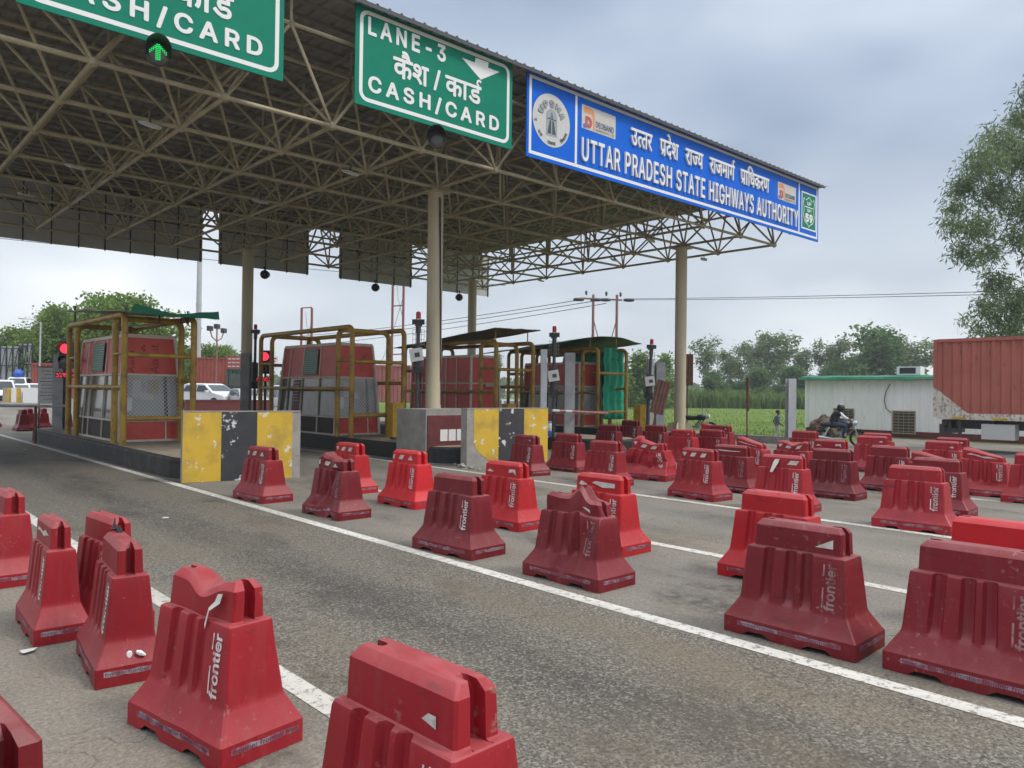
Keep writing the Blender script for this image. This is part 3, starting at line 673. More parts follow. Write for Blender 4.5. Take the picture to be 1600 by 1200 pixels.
def barrier_ring(z, hl, hw, gr, notch):
    ch = .012; pts = []
    def gdep(y):
        t = y / (hl - ch); d = 0
        for g in (.52, .06, -.27):     # three flutes; the plain panel with the lettering is at the near end
            e = abs(t - g); d = max(d, 1 - e / .075 * .22 if e < .075 else max(0, .78 * (.12 - e) / .045))
        return .042 * d * gr
    base_t = [1, .98, .9, .8, .7, .6, .55, .5, .42, .34, .25, .16, .08, 0, -.08, -.16, -.25, -.34, -.42, -.5, -.55, -.6, -.7, -.8, -.9, -.98, -1]
    for g in (.52, .06, -.27): base_t += [g - .12, g - .075, g, g + .075, g + .12]
    ts = sorted(set(base_t), reverse=True)
    def notch_z(y):
        return max(.036 * min(1, max(0, (.12 - abs(y - c0)) / .05)) for c0 in (.24, -.24)) if z == 0 else z
    for t_ in ts:                      # -X side, far to near
        y = (hl - ch) * t_; pts.append(Vector((-hw + gdep(y), y, notch_z(y))))
    sx = [-1, -.55, -.4, -.36, -.2, 0, .2, .36, .4, .55, 1]
    def end(sgn):
        e = []
        for s in sx:
            u = s * (hw - ch); y = hl
            if notch and abs(s) <= .37: y = hl - .08 * (1 if abs(s) < .3 else .75); u = u * (1.0 if z < .87 else 1.25)
            e.append(Vector((u * (1 if sgn < 0 else -1), sgn * y, z)))
        return e
    pts += end(-1)
    for t_ in reversed(ts):
        y = (hl - ch) * t_; pts.append(Vector((hw - gdep(y), y, notch_z(y))))
    pts += end(1)
    return pts
def warp(p, kind):
    p = p.copy(); h = p.z
    if kind == 'plain':
        q = noise.noise(p * 2.2) * .006; p.x += q; p.y += noise.noise(p * 1.7 + Vector((5, 0, 0))) * .004; return p
    n1 = noise.noise(p * 3.1 + Vector((3, 1, 2))); n2 = noise.noise(p * 5.5 + Vector((9, 4, 2)))
    if kind == 'sagged':                                   # head torn and sunk in its middle
        k = max(0, (h - .66) / .24); d = math.exp(-((p.y + .03) / .13) ** 2)
        p.z -= k * d * .085; p.x += k * d * .03 * (1 if p.x > 0 else -.6); p.y += k * n2 * .03; p.x += n1 * .012
    elif kind == 'crushed':                                # head folded over towards the near end, body creased
        k = max(0, (h - .62) / .28); d = 1 / (1 + math.exp(-(-p.y + .05) * 14))
        p.z -= k * (.05 - .1 * math.exp(-((p.y + .1) / .09) ** 2)) * (.6 + d) + k * abs(n1) * .05; p.x += k * (.05 * d + .04 * n2); p.y += k * .04 * d
        c = abs((p.y - .02) + (h - .1) * .62); p.x += (.045 * max(0, 1 - c / .16)) * (1 if h > .12 else .3) * (1 if p.x < 0 else 0)
    elif kind == 'torn':                                   # head split, base kicked in
        k = max(0, (h - .68) / .22); p.z -= k * (.03 + .05 * n1) - k * .05 * math.exp(-((p.y - .22) / .08) ** 2); p.x += k * n2 * .05
        c = math.exp(-((p.y + .12) / .16) ** 2) * math.exp(-((h - .12) / .14) ** 2); p.x += .1 * c if p.x < 0 else 0; p.z += .04 * c if p.x < 0 and h > .03 else 0
        c2 = abs((p.y - .1) + (h - .3) * .8); p.x += (.05 * max(0, 1 - c2 / .14) if p.x < 0 and .15 < h < .7 else 0)
    elif kind == 'crumpled':                               # whole body buckled
        k = max(0, (h - .1) / .6); b = math.exp(-((h - .38) / .2) ** 2)
        p.y += .09 * b * (1 if p.y > 0 else -.8) * (1 + n1) ; p.x += b * (.12 * noise.noise(Vector((p.y * 3.2, h * 4, 1))) + .04 * n2); p.z -= k * .1 + k * .06 * n1
        p.z += max(0, (h - .68) / .2) * .06 * (p.y > .15)
    elif kind == 'tilted':                                 # head slumps to the near end
        k = max(0, (h - .6) / .3); p.z -= k * (.06 - p.y * .22) + k * .02 * n1; p.x += n1 * .02 * k; p.y += .02 * k
        c = math.exp(-((h - .2) / .1) ** 2) * max(0, 1 - abs(p.y + .1) / .3); p.x += .07 * c * (1 if p.x < 0 else 0)
    return p
def barrier_mesh(kind):
    b = MB(); rings = [[warp(p, kind) for p in barrier_ring(*l)] for l in LVL]; n = len(rings[0])
    for r_ in rings: b.v += [tuple(p) for p in r_]
    for i in range(len(rings) - 1):
        for j in range(n): b.f.append((i * n + j, i * n + (j + 1) % n, (i + 1) * n + (j + 1) % n, (i + 1) * n + j))
    k = (len(rings) - 1) * n; b.f.append(tuple(k + j for j in range(n))); b.m = [0] * len(b.f)
    return b
def plastic(name, col, dust, amt):
    def build(t, b, vec):
        info = t.nodes.new('ShaderNodeObjectInfo'); q0 = t.nodes.new('ShaderNodeVectorMath'); q0.operation = 'ADD'
        cm = t.nodes.new('ShaderNodeCombineXYZ'); ml = t.nodes.new('ShaderNodeMath'); ml.operation = 'MULTIPLY'; ml.inputs[1].default_value = 50
        t.links.new(info.outputs['Random'], ml.inputs[0])
        for k in range(3): t.links.new(ml.outputs[0], cm.inputs[k])
        t.links.new(vec, q0.inputs[0]); t.links.new(cm.outputs[0], q0.inputs[1])
        q = NB(t, q0.outputs[0])
        tint = q.rng(info.outputs['Random'], 0, 1, .78, 1.22)
        c = q.mix(q.rng(q.noise(2.2, 6), .3, .7), col, tuple(v * .78 for v in col))
        c = q.mix(1.0, c, tint, 'MULTIPLY')
        streak = q.rng(q.noise(5, 5, (2.2, 2.2, .45)), .5, .78); c = q.mix(q.math('MULTIPLY', streak, amt), c, dust)
        scuff = q.rng(q.noise(16, 8, (1, 1, .6), .7), .62, .7); c = q.mix(q.math('MULTIPLY', scuff, amt * .8), c, tuple(min(1, v * 1.5 + .04) for v in col))
        scratch = q.math('MULTIPLY', q.rng(q.noise(3, 6, (14, 1.2, 9), .6, (7, 3, 5)), .66, .7), q.rng(q.noise(2.5, 3, loc=(1, 8, 2)), .48, .56)); c = q.mix(q.math('MULTIPLY', scratch, .7), c, tuple(min(1, v * 1.25 + .13) for v in col))
        tyre = q.math('MULTIPLY', q.rng(q.noise(4, 4, (.8, .8, 5), .5, (3, 9, 4)), .6, .68), q.rng(q.noise(1.6, 2, loc=(6, 2, 7)), .55, .62)); c = q.mix(q.math('MULTIPLY', tyre, .55), c, (.03, .012, .014))
        splash = q.math('MULTIPLY', q.rng(q.noise(20, 6, loc=(2, 2, 9)), .6, .66), q.rng(q.noise(2.2, 4, loc=(9, 1, 3)), .5, .65)); c = q.mix(q.math('MULTIPLY', splash, .55), c, (.34, .25, .2))
        grime = q.rng(q.noise(3.2, 7, loc=(4, 2, 1)), .58, .75); c = q.mix(q.math('MULTIPLY', grime, amt), c, tuple(v * .45 for v in col))
        # settled road dust: lies on faces that look up, like real dust
        g = t.nodes.new('ShaderNodeNewGeometry'); sp = t.nodes.new('ShaderNodeSeparateXYZ'); t.links.new(g.outputs['Normal'], sp.inputs[0])
        up = q.math('MULTIPLY', q.rng(sp.outputs[2], .35, 1), q.rng(q.noise(7, 6), .25, .75, .08, .42)); c = q.mix(up, c, (.4, .2, .19))
        t.links.new(c, b.inputs['Base Color']); b.inputs['Roughness'].default_value = .48; b.inputs['Specular IOR Level'].default_value = .35
        q.bump(b, q.noise(70, 4), .12, .01)
    return surf_mat(name, build)
PL = {'bright': plastic('plastic_bright_red', (.55, .012, .018), (.4, .05, .05), .3), 'red': plastic('plastic_red', (.32, .013, .021), (.3, .06, .06), .45), 'dark': plastic('plastic_maroon', (.195, .01, .016), (.21, .045, .05), .55)}
VAR = {k: barrier_mesh(k).mesh('barrier_body_' + k, PL['red'], smooth=24) for k in ('plain', 'sagged', 'crushed', 'torn', 'crumpled', 'tilted')}

# lettering runs up the near panel of the -X face
def face_frame(kind, off=.003):
    def fr(u, v, w_=0):                # u: height up the panel, v: along +Y from the panel's middle
        z = .3 + u
        for a, b_ in zip(LVL, LVL[1:]):
            if a[0] <= z <= b_[0]: hw = a[2] + (b_[2] - a[2]) * (z - a[0]) / (b_[0] - a[0]); break
        p = warp(Vector((-hw, -.292 + v, z)), kind); p.x -= off; return p
    return fr
def letters(kind, faded=False):
    vs, fs = glyphs('frontier', 1, .025, res=2); x0_, x1_, y0_, y1_ = extent(vs)
    vs = [Vector(((v.x - x0_) / (x1_ - x0_) * .34, (v.y) / (y1_) * .078 - .038, 0)) for v in vs]; b = MB(); fr = face_frame(kind)
    raised(b, vs, fs, lambda u, v, w_: fr(u, v) - Vector((w_, 0, 0)))
    for u0, u1 in ((.02, .165), (.25, .335)): b.add([fr(u0, .046), fr((u0 + u1) / 2, .046), fr(u1, .046), fr(u1, .058), fr((u0 + u1) / 2, .058), fr(u0, .058)], [(0, 1, 4, 5), (1, 2, 3, 4)])
    return b
M['letter'] = mat('letter_white', (.7, .68, .66), .6, (.5, .3, .3), 14, .5, .62)
M['letter_faded'] = mat('letter_faded', (.34, .2, .2), .7, (.22, .06, .07), 12, .45, .6)
LET = {k: letters(k).mesh('barrier_lettering_' + k, M['letter'], fix=False) for k in VAR}
def base_strip(kind, torn):
    b = MB(); rr = random.Random(5)
    def side(u0, u1, fr, txt):
        n = 14; vs = []
        for i in range(n + 1):
            u = u0 + (u1 - u0) * i / n; vs += [fr(u, .068 + rr.uniform(-.003, .003), .002), fr(u, .102 + rr.uniform(-.006, .003), .002)]
        b.add(vs, [(2 * i, 2 * i + 2, 2 * i + 3, 2 * i + 1) for i in range(n)], 0)
        gv, gf = glyphs(txt, 1, 0, res=1); raised(b, fit(gv, u0 + .01, u1 - .01, .072, .1), gf, lambda u, v, w_: fr(u, v, .004 + w_), 0, 1)
    side(-.4, .42, lambda u, v, w_: warp(Vector((-BW, -u, v)), kind) - Vector((w_, 0, 0)), 'frontier frontier frontier frontier frontier')
    side(-.22, .24, lambda u, v, w_: warp(Vector((u, -BL, v)), kind) - Vector((0, w_, 0)), 'frontier frontier fron')
    return b
SM = [mat('strip_pale', (.36, .27, .3), .6, (.3, .06, .08), 9, .42, .56), mat('strip_ink', (.02, .03, .09), .6)]
STR = {k: base_strip(k, 0).mesh('barrier_strip_' + k, SM, fix=False) for k in VAR}
# reflective pieces on the head's -X face: shapes in (share along the head from far to near, height)
def patch_mesh(kind, shapes):
    b = MB()
    for sh in shapes:
        vs = []
        for u, v in sh:
            q = warp(Vector((-.1045, .33 - .66 * u, .71 + .14 * v)), kind); q.x -= .003; vs.append(q)
        b.add(vs, [tuple(range(len(vs)))])
    return b.mesh('barrier_patch', M['reflector'], fix=False)
M['reflector'] = mat('reflector', (.62, .61, .57), .4, (.45, .42, .36), 20, .45, .65)
def par(u): return [(u, .3), (u + .16, .3), (u + .24, .82), (u + .08, .82)]
PATCH = {'three': [[(.03, .82), (.19, .82), (.1, .3)], par(.28), par(.62)], 'three_end': [[(.0, .3), (.06, .3), (.1, .8), (.02, .8)], par(.24), [(.62, .3), (.82, .3), (.74, .85)]],
         'torn': [[(.04, .4), (.1, .72), (.2, .55), (.26, .4), (.12, .3)], [(.36, .62), (.44, .78), (.9, .72), (.9, .35), (.6, .28), (.5, .45)]], 'two': [[(.04, .3), (.12, .58), (.22, .4), (.24, .3)], [(.7, .35), (.72, .7), (.9, .74), (.92, .2), (.84, .45)]],
         'corner': [[(.72, .25), (.93, .25), (.93, .75)]], 'dot': [[(.78, .55), (.84, .7), (.9, .6), (.86, .4)]], 'bit': [[(.74, .32), (.8, .52), (.87, .52), (.87, .2)]],
         'ragged': [[(.08, .5), (.2, .75), (.5, .6), (.66, .8), (.9, .6), (.7, .5), (.55, .35), (.3, .55)]], 'one_end': [[(.66, .3), (.9, .3), (.98, .8), (.76, .8)]], 'long': [[(.03, .6), (.2, .7), (.5, .62), (.86, .6), (.8, .5), (.3, .5)]]}
PM = {}
CREASE = mat('tape_curl', (.6, .58, .53), .5)
NB_ = 0
def barrier(x, y, th, col, label, kind='plain', patch=None, faded=False, group='red plastic traffic barriers', sc=None):
    t = thing('traffic_barrier', label, 'barrier', (x, y, .0015), R(th), group)
    if sc: t.scale = sc
    o = link('body', VAR[kind], t); o.material_slots[0].link = 'OBJECT'; o.material_slots[0].material = PL[col]
    l_ = link('lettering', LET[kind], t)
    if faded: l_.material_slots[0].link = 'OBJECT'; l_.material_slots[0].material = M['letter_faded']
    link('base_strip', STR[kind], t)
    if patch:
        if (kind, patch) not in PM: PM[kind, patch] = patch_mesh(kind, PATCH[patch])
        link('reflector', PM[kind, patch], t)
    return t
def near(x, y, th, sc=(1, 1, 1)):                     # from the ground corner between the -X face and the near end
    d = Matrix.Rotation(R(th), 2) @ Vector((BW * sc[0], BL * sc[1])); return x + d.x, y + d.y
def headend(x, y, th):                  # from the near end of the head's top
    d = Matrix.Rotation(R(th), 2) @ Vector((0, .31)); return x + d.x, y + d.y
def by_base(x, y, th, *a, **k): return barrier(*near(x, y, th, k.get('sc') or (1, 1, 1)), th, *a, **k)
FS = (.82, .84, .96)
def by_head(x, y, th, *a, **k): return barrier(*headend(x, y, th), th, *a, **k)
# foreground row on the left of the near lane
by_head(1.7, 2.04, 3, 'red', 'nearest red barrier, cut off by the bottom edge, white scrap on its head', patch='bit', sc=(1, .92, 1))
t = by_base(1.5, 3.75, 10, 'red', 'red barrier with a sagging torn head and white tape peeling from it', 'sagged', sc=(.88, .9, .97))
b = MB(); b.add([(-.112, -.2, .83), (-.118, -.26, .84), (-.13, -.25, .79), (-.125, -.19, .79), (-.15, -.17, .74), (-.165, -.15, .64), (-.15, -.12, .66), (-.135, -.14, .75)], [(0, 1, 2, 3), (3, 2, 4, 7), (7, 4, 5, 6)])
so = b.build('peeled_tape', CREASE, t, fix=False)
b = MB(); b.prism([(-.03, .02, .828), (.03, -.02, .832), (.05, -.07, .826), (.01, -.06, .83), (-.02, -.02, .83)], (0, 0, .006)); b.build('tear', M['black'], t)
t = by_base(1.32, 5.30, -6, 'red', 'red barrier standing almost end-on, with a curl of black on its head', sc=(.76, .84, .96))
b = MB(); b.tube([(.03, .22, .87), (.01, .25, .93), (-.03, .27, .92), (-.01, .3, 1.0)], [.03, .026, .02, .006], 6); b.build('torn_flap', M['black'], t)
b = MB(); b.tube([(.03, -.505, .2), (.06, -.51, .19), (.1, -.515, .17)], [.012, .02, .008], 6); b.lathe([(.025, 0), (.02, -.012)], (-.02, -.485, .185), 'y', 10); b.build('drain_cap', M['white'], t)
by_base(1.6, 6.4, 4, 'red', 'red barrier mostly hidden behind the end-on one with the black curl', sc=(.76, .84, .95))
t = by_base(1.2, 6.45, -2, 'red', 'red barrier with shredded reflector, left of the one with the black curl', patch='ragged', sc=(.66, .84, .96))
by_base(1.2, 8.5, 0, 'red', 'red barrier cut off by the left edge, above the pale paper scrap', sc=FS)
by_head(.41, 2.62, 4, 'dark', 'dark corner of a barrier in the bottom left corner')
# along the kerb-side line of the near lane
by_base(5.46, 12.08, 4, 'red', 'red barrier standing in front of the yellow and black crash wall', patch='three_end')
by_base(5.60, 9.86, 2, 'dark', 'dirty barrier with a split folded head and kicked-in base', 'torn', patch='three_end', faded=True)
by_base(7.2, 12.2, 2, 'bright', 'bright red striped barrier right behind the split-headed one', patch='three')
by_base(7.08, 10.07, 2, 'bright', 'bright red striped barrier between the split-headed one and the bare maroon one', patch='three_end')
by_base(5.45, 6.66, 4, 'dark', 'bare maroon barrier with white lettering beside the long lane line')
by_base(7.06, 7.62, 2, 'bright', 'bright red barrier with two white remnants on its head', patch='two')
by_base(5.51, 4.82, 1, 'dark', 'big crumpled maroon barrier with its head bent over and creased side', 'crushed', faded=True, patch='bit')
by_base(6.91, 5.70, 1, 'bright', 'bright red barrier with a long torn white sticker, behind the crumpled one', patch='torn')
by_base(7.09, 3.5, 1, 'bright', 'bright red barrier without stickers, behind the maroon one with a white triangle')
by_base(5.50, 2.40, 2, 'dark', 'large maroon barrier with one white triangle at its head end', patch='corner', faded=True)
by_base(5.57, 1.19, 1, 'dark', 'large maroon barrier cut off by the right edge in the foreground', faded=True)
by_base(6.92, 1.42, 1, 'bright', 'bright red barrier at the right edge, behind the cut-off maroon one')
# second lane line
by_base(11.55, 3.75, 4, 'red', 'clean red barrier with crisp lettering, left of the bright one at the right edge')
by_base(11.72, 7.62, -4, 'red', 'red barrier with three white reflector marks, alone on the second lane line', patch='three')
by_base(11.90, 12.45, -6, 'dark', 'maroon barrier with one white dot, in front of the second crash wall', patch='dot')
by_base(13.35, 12.4, 2, 'dark', 'maroon barrier right of the blue and white water cooler')
by_base(11.96, 10.0, 3, 'red', 'dusty red barrier with a plain head, left of the buckled striped one')
by_base(13.55, 10.0, 8, 'red', 'buckled and twisted red barrier with striped head', 'crumpled', patch='three', sc=(1.15, 1.1, 1.08))
by_head(13.45, 8.0, 3, 'dark', 'very dark barrier directly behind the three-mark one, with a torn pale strip', faded=True, patch='long')
t = by_head(12.01, 6.14, 2, 'red', 'red barrier with a white tape hanging down over its side', patch='one_end')
b = MB(); b.add([(-.108, .1, .83), (-.112, .02, .84), (-.13, .03, .78), (-.135, .12, .78), (-.2, .1, .62), (-.195, .15, .62)], [(0, 1, 2, 3), (3, 2, 4, 5)]); b.build('hanging_tape', CREASE, t, fix=False)
by_head(14.2, 6.33, 2, 'dark', 'darkest maroon barrier, right of the one with the hanging tape', faded=True)
by_head(16.1, 6.05, 2, 'dark', 'maroon barrier below the motorcyclist, standing left of the clean red one')
by_head(13.65, 4.33, 2, 'dark', 'maroon barrier half hidden behind the clean red one')
by_head(16.97, 4.6, 4, 'red', 'bent red barrier with ragged sticker and crumpled foot near the right edge', 'tilted', patch='ragged')
by_base(16.1, 3.35, 2, 'red', 'plain red barrier cut by the right edge, under the truck')
by_head(15.14, 4.88, 6, 'red', 'slumped red barrier with a white patch below the truck box', 'tilted', patch='bit')
# beyond: the field side lanes
by_head(18.6, 15.6, 2, 'dark', 'dark barrier standing before the yellow cabinet of the green-draped booth')
by_head(22.4, 17.8, 3, 'dark', 'small dark barrier half hidden just right of the yellow cabinet')
by_head(19.69, 14.6, 2, 'dark', 'dark barrier at the foot of the tilted rusty sign')
by_head(18.04, 12.4, 2, 'red', 'red barrier with one dot, in front of the corner column foot', patch='dot')
by_head(18.82, 11.98, 2, 'dark', 'dark barrier right of the corner column foot')
by_head(21.77, 13.58, 3, 'red', 'small red barrier seen over the dark one by the corner column', patch='dot')
by_head(16.17, 9.2, -6, 'red', 'red barrier with slumped head and torn sticker, left of the field path', 'tilted', patch='long')
by_head(22.9, 14.6, 20, 'red', 'small tipped barrier beside the parked motorcycle', 'tilted')
by_head(20.73, 10.19, 2, 'red', 'red barrier right behind the dented one with a sticker, left of the rider')
by_head(15.95, 8.03, 2, 'red', 'dented red barrier with a pale torn strip on top, below the boy', 'sagged', patch='three')
by_head(17.2, 7.78, 2, 'red', 'red barrier with two small torn scraps, under the motorcycle', patch='two')
by_head(19.85, 7.94, 10, 'red', 'red fluted barrier turned slightly, right of the motorcycle wheel', patch='bit')
by_head(21.5, 8.51, 8, 'red', 'small red barrier behind the fluted one, before the white hut')
by_head(19.17, 6.09, 2, 'red', 'red barrier in front of the truck wheels with a white scrap', patch='bit')
by_head(20.9, 6.45, 2, 'red', 'farther red barrier peeking out under the truck box', patch='dot')
# beyond the first island on the left
by_head(6.45, 37.3, 0, 'dark', 'dark barrier at the left edge behind the near island nose')
by_head(6.9, 38.6, 3, 'red', 'red barrier left of the pair under the grey boom, far left')
by_head(7.5, 39.0, 0, 'red', 'red barrier in the far left row, nearest the notice board')
by_head(6.0, 41.5, 0, 'red', 'red barrier in the far left row, behind the dark one')
by_head(8.3, 38.5, 0, 'red', 'red barrier seen between the grey steel post and the first booth')
# ------------------------------------------------------------------ islands, crash walls, booths, guards
IZ = .42
def island(x0, x1, y0, y1, label):
    t = thing('toll_island', label, 'traffic island', ((x0 + x1) / 2, (y0 + y1) / 2, 0)); w, l = (x1 - x0) / 2, (y1 - y0) / 2
    def loop(i, z): return [Vector(((w - i) * math.cos(a), (l - w) * (1 if math.sin(a) > 0 else -1) + (w - i) * math.sin(a), z)) for a in [R(k * 12) for k in range(31) if True][:30]]
    b = MB(); lv = [loop(0, 0), loop(.015, IZ - .05), loop(.05, IZ - .012), loop(.07, IZ)]; n = len(lv[0])
    for L_ in lv: b.v += [tuple(p) for p in L_]
    for i in range(3):
        for j in range(n): b.f.append((i * n + j, i * n + (j + 1) % n, (i + 1) * n + (j + 1) % n, (i + 1) * n + j)); b.m.append(0)
    b.f.append(tuple(3 * n + j for j in range(n))); b.m.append(0); b.build('kerb', mat('kerb_black', (.02, .02, .021), .7, (.07, .06, .05), 3, .52, .75), t)
    b = MB(); b.v = [tuple(p) for p in loop(.12, IZ + .004)]; b.f = [tuple(range(n))]; b.m = [0]; b.build('top', M['island_top'], t)
    return t
island(5.5, 7.68, 15.9, 31.4, 'black-kerbed island under the first booth on the left')
island(12.0, 14.2, 15.6, 31.6, 'black-kerbed island under the second booth')
island(18.1, 20.3, 15.6, 31.6, 'island under the third booth, half hidden by barriers')
island(24.1, 26.3, 16.4, 31.6, 'island under the green-draped booth and corner column')

def crash_wall(x0, y0, x1, y1, h, cuts, mats, label, broken=False):
    d = Vector((x1 - x0, y1 - y0, 0)); L_ = d.length; a = math.atan2(d.y, d.x)
    t = thing('crash_wall', label, 'wall', (x0, y0, 0), a)
    b = MB(); b.b2(0, L_, 0, .24, 0, h - .02); b.b2(-.006, L_ + .006, -.012, .252, h - .02, h); b.build('core', M['concrete'], t)
    for i, m in enumerate(mats):
        u0, u1 = cuts[i], cuts[i + 1]; b = MB()
        if broken and i == 0: b.prism([(u0, -.006, .62), (u0 + .1, -.006, .4), (u1 - .18, -.006, .02), (u1, -.006, .005), (u1, -.006, h - .021), (u0, -.006, h - .021)], (0, .005, 0))
        else: b.b2(u0, u1, -.006, -.001, .005, h - .021)
        b.build('painted_stripe', M[m], t)
    return t
crash_wall(5.42, 15.7, 7.72, 15.25, 1.43, [0, .73, 1.44, 2.17], ['chipped_yellow', 'chipped_black', 'chipped_yellow'], 'yellow and black striped crash wall in front of the first booth')
crash_wall(12.1, 15.0, 14.95, 15.0, 1.47, [.22, 1.05, 1.95, 2.85], ['chipped_yellow', 'chipped_black', 'chipped_yellow'], 'yellow and black crash wall with broken lower corner, right of the near column', True)
# pedestal of the near column
t = thing('column_pedestal', 'grey concrete block around the near column foot with a maroon switch panel', 'pedestal', (12.9, 17.5, 0))
b = MB(); b.b2(-.95, .95, -.95, .42, 0, 1.4); b.build('block', M['concrete'], t)
b = MB(); b.b2(-.9, .7, -.985, -.951, .25, 1.24); po = b.build('switch_panel', M['maroon'], t)
for k in range(4):
    b = MB(); b.b2(-.5 + .28 * k, -.26 + .28 * k, -1.002, -.986, .55, .86); b.lathe([(.012, 0), (.01, -.01)], (-.32 + .28 * k, -1.002, .7), 'y', 8); b.build('socket', M['white'], po)
M['cabinet'] = mat('cabinet_yellow', (.6, .36, .03), .5, (.42, .25, .03), 3, .45, .7)
def cabinet(loc, h, label, arm=None):
    t = thing('boom_cabinet', label, 'barrier gate', loc)
    b = MB(); b.b2(-.2, .2, -.17, .17, 0, h); b.b2(-.215, .215, -.185, .185, h, h + .03); b.build('cabinet', M['cabinet'], t)
    b = MB(); b.b2(-.13, .13, -.178, -.171, .15, h - .2); b.cyl((.1, -.19, h * .5), (.1, -.178, h * .5), .02); b.build('door', M['cabinet'], t)
    if arm:
        b = MB(); p0 = Vector((0, -.05, h - .12)); v = Vector(arm); n = 10
        for k in range(n): b.cyl(p0 + v * k / n, p0 + v * (k + 1) / n, .045 - .001 * k, .044 - .001 * k, 8, k % 2)
        b.build('boom', [M['maroon'], M['pale']], t)
    return t
p = ground(617, 683, IZ); cabinet((p.x, p.y, IZ), 1.05, 'yellow gate cabinet between the second booth and the concrete pedestal')
p = ground(984, 672, IZ); cabinet((24.3, 19.2, IZ), 1.0, 'yellow gate cabinet in front of the green-draped booth')
cabinet((18.9, 21.0, IZ), 1.0, 'yellow gate cabinet behind the second crash wall')
# grey metal arm at the far left
t = thing('boom_gate', 'grey boom arm across the far left lane before the notice board', 'barrier gate', (6.25, 28.9, 0))
b = MB(); b.cyl((-5.2, 1.2, 1.28), (0, 0, 1.22), .05); b.build('boom', M['light_steel'], t)
b = MB(); b.cyl((-.9, .2, 0), (-.9, .2, 1.24), .045); b.build('post', M['rust'], t)

def guard(x0, x1, y0, y1, top, label, skip=(), rz=0):
    "paired bent-pipe frames around a booth"
    t = thing('pipe_guard', label, 'guard frame', ((x0 + x1) / 2, (y0 + y1) / 2, IZ)); o = Vector(t.location)
    r = .08; rb = .22
    def arch(name, a, b_, z):
        a, b_ = Vector(a), Vector(b_); d = (b_ - a).normalized(); u = Vector((0, 0, 1)); pts = [a]
        for k in range(7): an = R(15 * k); pts.append(a + u * (z - rb + rb * math.sin(an)) + d * (rb - rb * math.cos(an)))
        for k in range(7): an = R(90 - 15 * k); pts.append(b_ + u * (z - rb + rb * math.sin(an)) - d * (rb - rb * math.cos(an)))
        pts.append(b_); m = MB(); m.tube([p - o + Vector((0, 0, IZ)) for p in pts], r, 12); m.build(name, M['yellow_pipe'], t, smooth=50)
    def rail(a, b_, rr=.06):
        m = MB(); m.cyl(Vector(a) - o + Vector((0, 0, IZ)), Vector(b_) - o + Vector((0, 0, IZ)), rr, n=10); m.build('rail', M['yellow_pipe'], t, smooth=50)
    g = .88; z = top - IZ
    arch('side_arch', (x0, y0, 0), (x0, y1, 0), z); arch('side_arch', (x1, y0, 0), (x1, y1, 0), z)
    arch('end_arch', (x0 + .02, y0 + g, 0), (x1 - .02, y0 + g, 0), z - .05); arch('end_arch', (x0 + .02, y1 - g, 0), (x1 - .02, y1 - g, 0), z - .05)
    if 'front' not in skip:
        rail((x0, y0 + .02, z * .69), (x1, y0 + .02, z * .69)); rail((x0, y0 + .02, z * .2), (x1, y0 + .02, z * .2))
    rail((x0, y0, z * .44), (x0, y1, z * .44)); rail((x1, y0, z * .5), (x1, y1, z * .5))
    rail((x0, y1, z * .69), (x1, y1, z * .69))
    for yy in (y0, y1 - g): rail((x0, yy, z * .7), (x0, yy + g, z * .7), .045); rail((x1, yy, z * .7), (x1, yy + g, z * .7), .045)
    return t
guard(5.78, 7.5, 21.0, 26.7, 3.75, 'yellow pipe guard around the first booth at left')
guard(12.15, 14.05, 20.7, 27.2, 3.83, 'yellow pipe guard around the second booth')
guard(18.25, 20.1, 21.0, 26.8, 3.74, 'yellow pipe guard around the third booth')
guard(24.25, 26.1, 21.4, 27.0, 3.76, 'yellow pipe guard around the green-draped booth', )

